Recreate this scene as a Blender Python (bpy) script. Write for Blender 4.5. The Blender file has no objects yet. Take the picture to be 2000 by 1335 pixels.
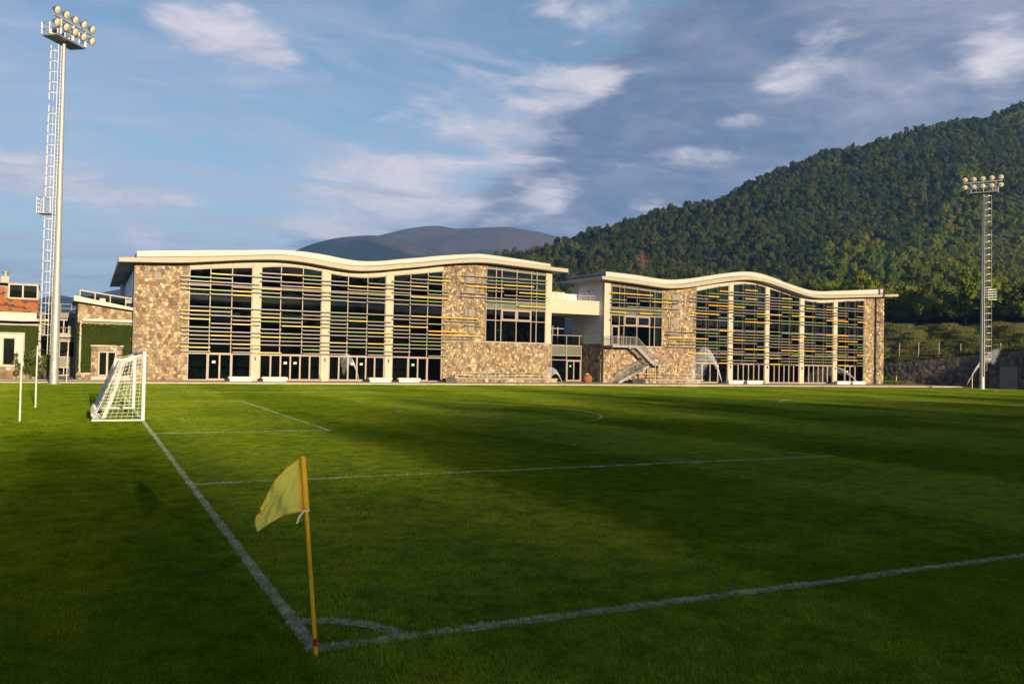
import bpy, math, random
import numpy as np
from mathutils import Vector, Matrix

scene = bpy.context.scene
COL = scene.collection
R = math.radians

# ------------------------------------------------------------------ camera
cam_data = bpy.data.cameras.new("camera")
cam_data.sensor_width = 36.0
cam_data.lens = 30.21
cam_data.clip_start = 0.1
cam_data.clip_end = 20000.0
cam = bpy.data.objects.new("camera", cam_data)
COL.objects.link(cam)
_r = Vector((0.89750267, -0.44057581, 0.01954236))
_u = Vector((-0.0264323, -0.00950668, 0.9996054))
_f = Vector((0.44021618, 0.89766507, 0.02017771))
_m = Matrix((_r, _u, -_f)).transposed().to_4x4()
_m.translation = Vector((-1.697855, -7.19688169, 2.47931907))
cam.matrix_world = _m
scene.camera = cam

# ------------------------------------------------------------------ light
SUN_EL = 8.5
SUN_AZ_VEC = Vector((0.065, -1.0, 0.0)).normalized()      # towards the sun
world = bpy.data.worlds.new("World")
scene.world = world
world.use_nodes = True
wt = world.node_tree
wt.nodes.clear()


class NG:
    """small helper to write node graphs"""
    def __init__(self, tree):
        self.t = tree

    def n(self, kind, **kw):
        nd = self.t.nodes.new(kind)
        for k, v in kw.items():
            setattr(nd, k, v)
        return nd

    def put(self, sock, v):
        if v is None:
            return
        if isinstance(v, bpy.types.NodeSocket):
            self.t.links.new(v, sock)
        else:
            if sock.type == 'RGBA' and len(v) == 3:
                v = (v[0], v[1], v[2], 1)
            sock.default_value = v

    def m(self, op, a, b=None, c=None, clamp=False):
        nd = self.n('ShaderNodeMath', operation=op, use_clamp=clamp)
        self.put(nd.inputs[0], a)
        if b is not None:
            self.put(nd.inputs[1], b)
        if c is not None:
            self.put(nd.inputs[2], c)
        return nd.outputs[0]

    def v(self, op, a, b=None, scale=None):
        nd = self.n('ShaderNodeVectorMath', operation=op)
        self.put(nd.inputs[0], a)
        if b is not None:
            self.put(nd.inputs[1], b)
        if scale is not None:
            self.put(nd.inputs['Scale'], scale)
        return nd.outputs['Value'] if op in ('DOT_PRODUCT', 'LENGTH', 'DISTANCE') else nd.outputs['Vector']

    def mix(self, f, a, b, blend='MIX'):
        nd = self.n('ShaderNodeMix', data_type='RGBA', blend_type=blend)
        self.put(nd.inputs[0], f)
        self.put(nd.inputs[6], a)
        self.put(nd.inputs[7], b)
        return nd.outputs[2]

    def sstep(self, x, a, b, lo=0.0, hi=1.0):
        nd = self.n('ShaderNodeMapRange', interpolation_type='SMOOTHSTEP')
        self.put(nd.inputs[0], x)
        nd.inputs[1].default_value, nd.inputs[2].default_value = a, b
        nd.inputs[3].default_value, nd.inputs[4].default_value = lo, hi
        return nd.outputs[0]

    def noise(self, vec, scale, detail=4, rough=0.55, dist=0.0, color=False):
        nd = self.n('ShaderNodeTexNoise')
        if vec is not None:
            self.put(nd.inputs['Vector'], vec)
        nd.inputs['Scale'].default_value = scale
        nd.inputs['Detail'].default_value = detail
        nd.inputs['Roughness'].default_value = rough
        nd.inputs['Distortion'].default_value = dist
        return nd.outputs['Color' if color else 'Fac']

    def ramp(self, fac, stops):
        nd = self.n('ShaderNodeValToRGB')
        self.put(nd.inputs[0], fac)
        el = nd.color_ramp.elements
        while len(el) < len(stops):
            el.new(0.5)
        for e, (p, c) in zip(el, stops):
            e.position = p
            e.color = (c[0], c[1], c[2], 1)
        return nd.outputs[0]


def azel(az, el):
    a, e = R(az), R(el)
    return Vector((math.sin(a) * math.cos(e), math.cos(a) * math.cos(e), math.sin(e)))


def build_sky():
    g = NG(wt)
    sky = g.n('ShaderNodeTexSky', sky_type='NISHITA')
    sky.sun_disc = False
    sky.sun_elevation = R(SUN_EL)
    sky.sun_rotation = math.atan2(SUN_AZ_VEC.x, SUN_AZ_VEC.y)
    sky.altitude = 700
    sky.air_density = 1.0
    sky.dust_density = 0.6
    sky.ozone_density = 1.6
    tc = g.n('ShaderNodeTexCoord').outputs['Generated']
    d = g.v('NORMALIZE', tc)
    sep = g.n('ShaderNodeSeparateXYZ')
    g.put(sep.inputs[0], d)
    z = sep.outputs['Z']
    zc = g.m('MAXIMUM', z, 0.0)
    # cloud layer seen in perspective: direction projected on a high plane
    den = g.m('ADD', zc, 0.13)
    cmb = g.n('ShaderNodeCombineXYZ')
    g.put(cmb.inputs[0], g.m('DIVIDE', sep.outputs['X'], den))
    g.put(cmb.inputs[1], g.m('DIVIDE', sep.outputs['Y'], den))
    pl = cmb.outputs[0]
    rot = g.n('ShaderNodeMapping')
    rot.inputs['Rotation'].default_value = (0, 0, R(20))
    rot.inputs['Scale'].default_value = (0.75, 1.25, 1)
    g.put(rot.inputs[0], pl)
    q = rot.outputs[0]
    warp = g.noise(q, 1.6, 3, 0.5, color=True)
    qq = g.v('ADD', q, g.v('SCALE', g.v('SUBTRACT', warp, (0.5, 0.5, 0.5)), scale=0.7))
    n1 = g.noise(qq, 2.4, 9, 0.56)
    n2 = g.noise(qq, 6.5, 8, 0.62)
    ndir = g.noise(g.v('MULTIPLY', d, (1, 1, 2.6)), 7.0, 8, 0.6)
    n3 = g.noise(g.v('MULTIPLY', g.v('ADD', d, g.v('SCALE', g.v('SUBTRACT', warp, (0.5, 0.5, 0.5)), scale=0.1)), (1, 1, 3.2)), 11.0, 9, 0.62)

    def blobs(lst):
        tot = None
        for az, el, sa, se, amp in lst:
            c = azel(az, el)
            rt = Vector((math.cos(R(az)), -math.sin(R(az)), 0))
            up = rt.cross(c)
            dv = g.v('SUBTRACT', d, tuple(c))
            a = g.m('DIVIDE', g.v('DOT_PRODUCT', dv, tuple(rt)), R(sa))
            b = g.m('DIVIDE', g.v('DOT_PRODUCT', dv, tuple(up)), R(se))
            r2 = g.m('ADD', g.m('MULTIPLY', a, a), g.m('MULTIPLY', b, b))
            e = g.m('MULTIPLY', g.m('EXPONENT', g.m('MULTIPLY', r2, -1.0)), amp)
            tot = e if tot is None else g.m('ADD', tot, e)
        return tot

    base = g.v('SCALE', sky.outputs[0], scale=SKY_STRENGTH)
    base = g.mix(1.0, base, (0.92, 0.96, 1.02), 'MULTIPLY')
    # thin high veil, thicker near the horizon
    veil = g.sstep(g.m('ADD', g.m('MULTIPLY', n1, 0.75), g.m('MULTIPLY', n2, 0.25)), 0.36, 0.66)
    low = g.sstep(zc, 0.36, 0.03)
    veil = g.m('ADD', g.m('MULTIPLY', veil, g.m('ADD', 0.42, g.m('MULTIPLY', low, 0.22))), g.m('MULTIPLY', low, 0.42), clamp=True)
    wisp = g.sstep(g.noise(g.v('MULTIPLY', qq, (0.55, 2.1, 1)), 3.2, 9, 0.66), 0.50, 0.72)
    veil = g.m('ADD', veil, g.m('MULTIPLY', wisp, 0.34), clamp=True)
    c0 = g.mix(veil, base, (0.262, 0.285, 0.368))
    # grey cloud bank that fills the right of the view and lies lower along the horizon
    dark = blobs([(38, 16.6, 7.5, 3.0, 1.05), (33.5, 14.8, 5.5, 1.6, .8), (43, 19.0, 7, 2.6, .9), (49, 17.5, 11, 5.0, .95), (32, 11.0, 8, 2.6, .8), (27.5, 8.9, 7, 2.0, .7),
                  (42, 12, 9, 3.2, .8), (15.5, 7.4, 9, 1.2, .5), (58, 22, 15, 9, 1.0), (52, 26, 9, 5, .75), (75, 24, 24, 14, .9), (120, 30, 40, 14, .6), (-70, 28, 30, 12, .5)])
    wob = g.m('SUBTRACT', g.m('ADD', g.m('MULTIPLY', n3, .65), g.m('MULTIPLY', n1, .35)), 0.5)
    edge = g.m('ADD', dark, g.m('MULTIPLY', wob, 2.6))
    mk = g.sstep(edge, 0.26, 0.74)
    shade = g.m('ADD', g.m('MULTIPLY', ndir, .40), g.m('ADD', g.m('MULTIPLY', n3, .42), g.m('MULTIPLY', n1, .18)))
    up = g.sstep(sep.outputs['X'], 0.58, 0.80, 0.0, 0.09)
    body = g.ramp(g.m('ADD', shade, up), [(0.33, (0.056, 0.086, 0.152)), (0.46, (0.082, 0.113, 0.182)), (0.54, (0.120, 0.145, 0.210)), (0.62, (0.170, 0.190, 0.255)), (0.72, (0.260, 0.270, 0.330))])
    c1 = g.mix(g.m('MULTIPLY', mk, 0.95), c0, body)
    # sunlit heads and broken bright edges
    lit = blobs([(7.0, 19.6, 3.2, 2.2, .72), (9.8, 18.9, 2.6, 0.9, .72), (3.5, 19.9, 3.0, 1.0, .45), (18, 10.2, 5.0, 1.2, .78), (16.5, 12.0, 4.5, 1.1, .62), (21.5, 9.6, 3.6, 1.0, .68), (-4.2, 10.0, 5.0, 1.3, .85), (3.0, 9.3, 4.5, 1.0, .58), (14.5, 8.0, 3.5, .6, .6),
                 (2.6, 7.2, 2.2, 1.3, .5), (13.5, 8.4, 4, 0.7, .55), (28, 10.8, 2.0, 0.9, .72), (46, 19.4, 2.2, 1.9, .70), (43.5, 17.6, 2.6, 0.9, .62), (41, 15.4, 2.4, 0.8, .55), (29.0, 16.8, 3.6, .9, .55), (31.5, 22.0, 4.0, 2.2, .5), (24.5, 18.6, 7.0, 1.3, .42), (30.5, 18.2, 2.2, .7, .55),
                 (55.6, 17.6, 3.0, 2.2, .70), (38, 13.3, 4, 0.8, .55), (23.5, 12.8, 6, 1.4, .42), (23.5, 15.6, 7, 2.0, .40), (36, 9.8, 5, 1.0, .40), (26, 14.8, 4, .8, .5), (-40, 14, 9, 3, .5), (90, 16, 9, 3, .5)])
    e2 = g.m('ADD', lit, g.m('MULTIPLY', g.m('SUBTRACT', g.m('ADD', g.m('MULTIPLY', n3, .7), g.m('MULTIPLY', n2, .3)), 0.5), 1.8))
    mk2 = g.sstep(e2, 0.20, 0.80)
    litc = g.ramp(n3, [(0.35, (0.25, 0.26, 0.32)), (0.65, (0.43, 0.40, 0.425))])
    c2 = g.mix(g.m('MULTIPLY', mk2, 0.88), c1, litc)
    # below the horizon
    bg = g.n('ShaderNodeBackground')
    g.put(bg.inputs[0], c2)
    bg.inputs[1].default_value = 1.0
    out = g.n('ShaderNodeOutputWorld')
    wt.links.new(bg.outputs[0], out.inputs[0])


SKY_STRENGTH = 0.075
build_sky()

sun_data = bpy.data.lights.new("sun", 'SUN')
sun_data.energy = 4.4
sun_data.angle = R(0.5)
sun_data.color = (1.0, 0.79, 0.49)
sun = bpy.data.objects.new("sun", sun_data)
COL.objects.link(sun)
_sd = Vector((SUN_AZ_VEC.x * math.cos(R(SUN_EL)), SUN_AZ_VEC.y * math.cos(R(SUN_EL)), math.sin(R(SUN_EL))))
sun.rotation_euler = _sd.to_track_quat('Z', 'Y').to_euler()
sun.location = (0, -60, 40)

vs = scene.view_settings
vs.view_transform = 'Standard'
vs.look = 'None'
vs.exposure = 1.0
vs.gamma = 1.0
vs.use_curve_mapping = False
scene.cycles.use_denoising = True
scene.cycles.max_bounces = 6
scene.cycles.diffuse_bounces = 2
scene.cycles.glossy_bounces = 3
scene.cycles.transmission_bounces = 4
scene.cycles.transparent_max_bounces = 12
scene.cycles.volume_bounces = 0
scene.cycles.sample_clamp_indirect = 6.0

random.seed(7)
rng = np.random.default_rng(11)

# ------------------------------------------------------------------ materials
MATS = {}


def new_mat(name):
    m = bpy.data.materials.new(name)
    m.use_nodes = True
    m.node_tree.nodes.clear()
    MATS[name] = m
    return m, NG(m.node_tree)


def finish(g, shader, vol=None):
    o = g.n('ShaderNodeOutputMaterial')
    g.t.links.new(shader, o.inputs['Surface'])


def principled(g, color, rough=0.6, metal=0.0, spec=0.5, normal=None, **kw):
    p = g.n('ShaderNodeBsdfPrincipled')
    g.put(p.inputs['Base Color'], color)
    g.put(p.inputs['Roughness'], rough)
    g.put(p.inputs['Metallic'], metal)
    g.put(p.inputs['Specular IOR Level'], spec)
    if normal is not None:
        g.put(p.inputs['Normal'], normal)
    return p.outputs[0]


def bump(g, h, strength=0.4, dist=0.02):
    b = g.n('ShaderNodeBump')
    b.inputs['Strength'].default_value = strength
    b.inputs['Distance'].default_value = dist
    g.put(b.inputs['Height'], h)
    return b.outputs[0]


def plain(name, color, rough=0.6, metal=0.0, var=0.18, scale=3.0, spec=0.4, bumpy=0.0):
    """colour with gentle uneven wear"""
    m, g = new_mat(name)
    obj = g.n('ShaderNodeNewGeometry').outputs['Position']
    n = g.noise(obj, scale, 6, 0.6)
    n2 = g.noise(obj, scale * 9, 4, 0.6)
    f = g.m('ADD', g.m('MULTIPLY', n, 0.7), g.m('MULTIPLY', n2, 0.3))
    a = tuple(c * (1 - var) for c in color)
    b = tuple(min(1, c * (1 + var)) for c in color)
    c = g.ramp(f, [(0.3, a), (0.7, b)])
    nm = bump(g, n2, bumpy, 0.01) if bumpy else None
    finish(g, principled(g, c, rough, metal, spec, nm))
    return m


def build_materials():
    plain('cream', (0.41, 0.37, 0.30), 0.7, var=0.06, scale=1.2)
    plain('fascia_cream', (0.31, 0.275, 0.21), 0.55, var=0.08, scale=0.7)
    plain('roof_white', (0.40, 0.385, 0.355), 0.55, var=0.07, scale=0.7)
    plain('roof_top', (0.30, 0.30, 0.30), 0.8)
    plain('soffit', (0.36, 0.34, 0.30), 0.8, var=0.08)
    plain('panel_white', (0.60, 0.62, 0.64), 0.45, var=0.05, scale=0.8)
    plain('panel_joint', (0.16, 0.16, 0.17), 0.8)
    plain('frame_mauve', (0.27, 0.215, 0.185), 0.45, var=0.08)
    plain('slat_grey', (0.165, 0.142, 0.14), 0.4, var=0.12, scale=2)
    plain('slat_yellow', (0.60, 0.355, 0.02), 0.4, var=0.1, scale=2)
    plain('slat_green', (0.115, 0.205, 0.045), 0.4, var=0.12, scale=2)
    plain('dark_metal', (0.035, 0.035, 0.04), 0.45)
    plain('steel', (0.30, 0.305, 0.305), 0.42, 0.5, var=0.14, scale=1.5)
    plain('galvanised', (0.36, 0.365, 0.355), 0.5, 0.35, var=0.15, scale=2)
    plain('spandrel', (0.10, 0.115, 0.085), 0.35, var=0.08)
    plain('grey_board', (0.20, 0.175, 0.155), 0.6)
    plain('mortar', (0.25, 0.20, 0.14), 0.95, var=0.3, scale=5)
    plain('dark_stone', (0.10, 0.095, 0.095), 0.9, var=0.3, scale=4)
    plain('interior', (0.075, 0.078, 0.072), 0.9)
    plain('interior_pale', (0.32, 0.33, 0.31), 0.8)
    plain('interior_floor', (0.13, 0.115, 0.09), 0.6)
    plain('blind', (0.30, 0.31, 0.25), 0.8, var=0.06)
    plain('paper', (0.75, 0.75, 0.70), 0.8, var=0.03)
    plain('paper_green', (0.45, 0.60, 0.22), 0.8, var=0.05)
    plain('exit_green', (0.05, 0.45, 0.16), 0.5, var=0.03)
    plain('bench_white', (0.68, 0.65, 0.58), 0.7, var=0.08)
    plain('wood', (0.42, 0.24, 0.10), 0.6, var=0.25, scale=6)
    plain('rust', (0.22, 0.085, 0.035), 0.85, var=0.4, scale=5, bumpy=0.3)
    plain('white_paint', (0.66, 0.66, 0.65), 0.35, var=0.04)
    plain('net_white', (0.62, 0.62, 0.60), 0.7, var=0.05)
    plain('pole_white', (0.55, 0.54, 0.51), 0.5, var=0.06)
    plain('cord', (0.55, 0.55, 0.53), 0.7)
    plain('flag_pole', (0.80, 0.44, 0.006), 0.35, var=0.05, scale=2)
    plain('flag_red', (0.42, 0.012, 0.012), 0.45)
    plain('tie_white', (0.75, 0.75, 0.80), 0.6)
    plain('concrete', (0.36, 0.34, 0.31), 0.85, var=0.14, scale=1.2, bumpy=0.2)
    plain('kerb', (0.40, 0.33, 0.27), 0.85, var=0.2, scale=2.5, bumpy=0.2)
    plain('asphalt', (0.105, 0.10, 0.10), 0.9, var=0.15, scale=2.0, bumpy=0.25)
    plain('grey_render', (0.20, 0.20, 0.165), 0.85, var=0.08)
    plain('white_render', (0.46, 0.44, 0.40), 0.8, var=0.06)
    plain('lamp_glass', (0.66, 0.62, 0.47), 0.2, 0.1, var=0.3, scale=9)
    plain('lamp_body', (0.22, 0.22, 0.21), 0.4, 0.5)
    plain('bark', (0.09, 0.065, 0.045), 0.9, var=0.3, scale=2)
    plain('lattice_grey', (0.05, 0.05, 0.05), 0.7)
    plain('red_lattice', (0.11, 0.05, 0.042), 0.7)
    plain('stake_yellow', (0.62, 0.42, 0.06), 0.6)
    plain('door_grey', (0.16, 0.165, 0.18), 0.5, var=0.06)
    plain('brick_orange', (0.27, 0.088, 0.030), 0.85, var=0.22, scale=6)
    plain('brick_dark', (0.06, 0.035, 0.03), 0.8, var=0.3, scale=6)
    plain('soil', (0.06, 0.045, 0.03), 0.95)

    # glass: mirror by angle over a dark tinted view inside
    m, g = new_mat('glass')
    lw = g.n('ShaderNodeFresnel')
    lw.inputs['IOR'].default_value = 1.42
    tr = g.n('ShaderNodeBsdfTransparent')
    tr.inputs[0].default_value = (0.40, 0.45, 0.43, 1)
    gl = g.n('ShaderNodeBsdfGlossy')
    gl.inputs['Roughness'].default_value = 0.015
    gl.inputs[0].default_value = (0.85, 0.9, 0.9, 1)
    mx = g.n('ShaderNodeMixShader')
    g.put(mx.inputs[0], lw.outputs[0])
    g.t.links.new(tr.outputs[0], mx.inputs[1])
    g.t.links.new(gl.outputs[0], mx.inputs[2])
    finish(g, mx.outputs[0])

    # rubble stone: tone per stone from the mesh attribute
    m, g = new_mat('stone')
    at = g.n('ShaderNodeAttribute')
    at.attribute_name = 'tone'
    pos = g.n('ShaderNodeNewGeometry').outputs['Position']
    n = g.noise(pos, 3.5, 8, 0.65)
    n2 = g.noise(pos, 22, 5, 0.6)
    c = g.mix(g.sstep(n, 0.35, 0.75), at.outputs['Color'], g.mix(1.0, at.outputs['Color'], (0.66, 0.58, 0.50), 'MULTIPLY'))
    c = g.mix(g.m('MULTIPLY', n2, 0.35), c, g.mix(1.0, c, (1.35, 1.3, 1.2), 'MULTIPLY'))
    finish(g, principled(g, c, 0.9, 0, 0.25, bump(g, g.m('ADD', n2, n), 0.6, 0.03)))

    # leaves, hue and value differ per tree
    def leaf(name, cols, trans=0.25):
        m, g = new_mat(name)
        rnd = g.n('ShaderNodeObjectInfo').outputs['Random']
        c = g.ramp(rnd, cols)
        pos = g.n('ShaderNodeNewGeometry').outputs['Position']
        n = g.noise(pos, 0.45, 5, 0.7)
        c = g.mix(g.sstep(n, 0.3, 0.75), g.mix(1.0, c, (0.78, 0.82, 0.8), 'MULTIPLY'), g.mix(1.0, c, (1.2, 1.15, 1.0), 'MULTIPLY'))
        df = g.n('ShaderNodeBsdfDiffuse')
        g.put(df.inputs[0], c)
        tl = g.n('ShaderNodeBsdfTranslucent')
        g.put(tl.inputs[0], g.mix(1.0, c, (1.2, 1.2, 0.5), 'MULTIPLY'))
        mx = g.n('ShaderNodeMixShader')
        mx.inputs[0].default_value = trans
        g.t.links.new(df.outputs[0], mx.inputs[1])
        g.t.links.new(tl.outputs[0], mx.inputs[2])
        finish(g, mx.outputs[0])
    leaf('leaf', [(0.0, (0.064, 0.099, 0.017)), (0.5, (0.099, 0.134, 0.017)), (1.0, (0.135, 0.156, 0.020))])
    leaf('leaf_dark', [(0.0, (0.022, 0.036, 0.013)), (0.35, (0.036, 0.054, 0.016)), (0.7, (0.056, 0.074, 0.018)), (0.92, (0.074, 0.082, 0.020)), (1.0, (0.080, 0.066, 0.024))])  # upper woods use this darker tone for the cloud shade on them
    leaf('leaf_yellow', [(0.0, (0.095, 0.122, 0.014)), (1.0, (0.128, 0.142, 0.016))])
    leaf('leaf_olive', [(0.0, (0.085, 0.105, 0.024)), (1.0, (0.115, 0.120, 0.026))])
    leaf('leaf_mixed', [(0.0, (0.048, 0.078, 0.011)), (0.35, (0.078, 0.112, 0.013)), (0.75, (0.120, 0.145, 0.016)), (1.0, (0.150, 0.150, 0.018))])
    leaf('ivy_leaf', [(0.0, (0.035, 0.055, 0.010)), (1.0, (0.05, 0.07, 0.012))])

    # grass blades
    def grass(name, painted=False, dry=False, tone=1.0):
        m, g = new_mat(name)
        pos = g.n('ShaderNodeNewGeometry').outputs['Position']
        rnd = g.n('ShaderNodeObjectInfo').outputs['Random']
        n = g.noise(pos, 0.22, 5, 0.6)
        n2 = g.noise(pos, 2.4, 5, 0.65)
        n3 = g.noise(pos, 14.0, 4, 0.6)
        f = g.m('ADD', g.m('ADD', g.m('MULTIPLY', n, 0.22), g.m('MULTIPLY', n2, 0.46)), g.m('MULTIPLY', n3, 0.32))
        if painted:
            c = g.ramp(g.m('ADD', g.m('MULTIPLY', n3, .65), g.m('MULTIPLY', n2, .35)), [(0.30, (0.10, 0.13, 0.05)), (0.50, (0.36, 0.39, 0.29)), (0.74, (0.66, 0.67, 0.58))])
        elif dry:
            c = g.ramp(f, [(0.3, (0.07, 0.085, 0.02)), (0.5, (0.11, 0.115, 0.03)), (0.7, (0.17, 0.145, 0.06))])
        else:
            c = g.ramp(f, [(0.40, (0.058, 0.104, 0.003)), (0.47, (0.118, 0.184, 0.004)), (0.53, (0.165, 0.236, 0.005)), (0.61, (0.240, 0.286, 0.010))])
            c = g.mix(1.0, c, (tone * tone, tone, tone), 'MULTIPLY')
        df = g.n('ShaderNodeBsdfDiffuse')
        g.put(df.inputs[0], c)
        tl = g.n('ShaderNodeBsdfTranslucent')
        g.put(tl.inputs[0], g.mix(1.0, c, (1.1, 1.15, 0.6), 'MULTIPLY'))
        mx = g.n('ShaderNodeMixShader')
        mx.inputs[0].default_value = 0.2
        g.t.links.new(df.outputs[0], mx.inputs[1])
        g.t.links.new(tl.outputs[0], mx.inputs[2])
        gl = g.n('ShaderNodeBsdfGlossy')
        gl.inputs['Roughness'].default_value = 0.42
        gl.inputs[0].default_value = (0.8, 0.85, 0.7, 1)
        m2 = g.n('ShaderNodeMixShader')
        m2.inputs[0].default_value = 0.015
        g.t.links.new(mx.outputs[0], m2.inputs[1])
        g.t.links.new(gl.outputs[0], m2.inputs[2])
        finish(g, m2.outputs[0])
    grass('grass_blade', tone=1.05)
    grass('grass_blade_cross', tone=0.92)  # darker copy: mowing-stripe sheen put into the colour
    grass('painted_blade', painted=True)
    grass('bank_blade', dry=True)

    # ground under the blades
    m, g = new_mat('turf')
    pos = g.n('ShaderNodeNewGeometry').outputs['Position']
    n = g.noise(pos, 0.3, 6, 0.6)
    n2 = g.noise(pos, 5.0, 6, 0.65)
    c = g.ramp(g.m('ADD', g.m('MULTIPLY', n, .5), g.m('MULTIPLY', n2, .5)), [(0.3, (0.045, 0.075, 0.003)), (0.7, (0.080, 0.118, 0.005))])
    finish(g, principled(g, c, 1.0, 0, 0.0, bump(g, n2, 0.6, 0.03)))
    m, g = new_mat('line_paint')
    pos = g.n('ShaderNodeNewGeometry').outputs['Position']
    n2 = g.noise(pos, 12.0, 6, 0.7)
    c = g.ramp(n2, [(0.38, (0.08, 0.11, 0.04)), (0.52, (0.42, 0.47, 0.42)), (0.7, (0.62, 0.66, 0.62))])
    finish(g, principled(g, c, 0.95, 0, 0.1, bump(g, n2, 0.5, 0.02)))
    m, g = new_mat('line_worn')
    pos = g.n('ShaderNodeNewGeometry').outputs['Position']
    n2 = g.noise(pos, 3.0, 6, 0.7)
    c = g.ramp(n2, [(0.50, (0.04, 0.06, 0.008)), (0.72, (0.20, 0.24, 0.16))])
    finish(g, principled(g, c, 0.95, 0, 0.1))
    m, g = new_mat('bank_soil')
    pos = g.n('ShaderNodeNewGeometry').outputs['Position']
    n = g.noise(pos, 0.12, 6, 0.6)
    n2 = g.noise(pos, 1.6, 7, 0.7)
    c = g.ramp(g.m('ADD', g.m('MULTIPLY', n, .5), g.m('MULTIPLY', n2, .5)), [(0.3, (0.035, 0.045, 0.012)), (0.52, (0.075, 0.075, 0.025)), (0.72, (0.12, 0.10, 0.05))])
    finish(g, principled(g, c, 0.95, 0, 0.1, bump(g, n2, 0.8, 0.3)))
    m, g = new_mat('forest_floor')
    pos = g.n('ShaderNodeNewGeometry').outputs['Position']
    n2 = g.noise(pos, 0.3, 7, 0.7)
    c = g.ramp(n2, [(0.3, (0.030, 0.042, 0.012)), (0.7, (0.060, 0.072, 0.018))])
    finish(g, principled(g, c, 0.95, 0, 0.05))
    # far mountain: dry grass tops, woods lower down
    m, g = new_mat('mountain')
    pos = g.n('ShaderNodeNewGeometry').outputs['Position']
    sp = g.n('ShaderNodeSeparateXYZ')
    g.put(sp.inputs[0], pos)
    n = g.noise(pos, 0.0028, 8, 0.65)
    n2 = g.noise(pos, 0.02, 8, 0.7)
    h = g.m('ADD', sp.outputs[2], g.m('ADD', g.m('MULTIPLY', g.m('SUBTRACT', n, 0.5), 300), g.m('MULTIPLY', g.m('SUBTRACT', n2, 0.5), 50)))
    f = g.sstep(h, 300, 330)
    c = g.mix(f, g.ramp(n2, [(0.3, (0.012, 0.020, 0.014)), (0.7, (0.024, 0.034, 0.022))]), g.ramp(n2, [(0.3, (0.055, 0.042, 0.041)), (0.7, (0.100, 0.074, 0.066))]))
    finish(g, principled(g, c, 0.95, 0, 0.05))
    # flag cloth
    m, g = new_mat('flag_cloth')
    tc = g.n('ShaderNodeNewGeometry').outputs['Position']
    n = g.noise(tc, 30, 4, 0.5)
    c = g.mix(n, (0.80, 0.75, 0.10), (0.88, 0.84, 0.17))
    df = g.n('ShaderNodeBsdfDiffuse')
    g.put(df.inputs[0], c)
    tl = g.n('ShaderNodeBsdfTranslucent')
    g.put(tl.inputs[0], (0.93, 0.88, 0.20))
    mx = g.n('ShaderNodeMixShader')
    mx.inputs[0].default_value = 0.45
    g.t.links.new(df.outputs[0], mx.inputs[1])
    g.t.links.new(tl.outputs[0], mx.inputs[2])
    finish(g, mx.outputs[0])
    plain('flag_hem', (0.72, 0.42, 0.01), 0.6, var=0.1, scale=20)
    # water spray
    m, g = new_mat('water_spray')
    df = g.n('ShaderNodeBsdfDiffuse')
    df.inputs[0].default_value = (0.85, 0.87, 0.9, 1)
    tr = g.n('ShaderNodeBsdfTransparent')
    mx = g.n('ShaderNodeMixShader')
    mx.inputs[0].default_value = 0.30
    g.t.links.new(tr.outputs[0], mx.inputs[1])
    g.t.links.new(df.outputs[0], mx.inputs[2])
    finish(g, mx.outputs[0])
    m, g = new_mat('cloud_white')
    df = g.n('ShaderNodeBsdfDiffuse')
    df.inputs[0].default_value = (0.6, 0.6, 0.62, 1)
    finish(g, df.outputs[0])


build_materials()


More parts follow.
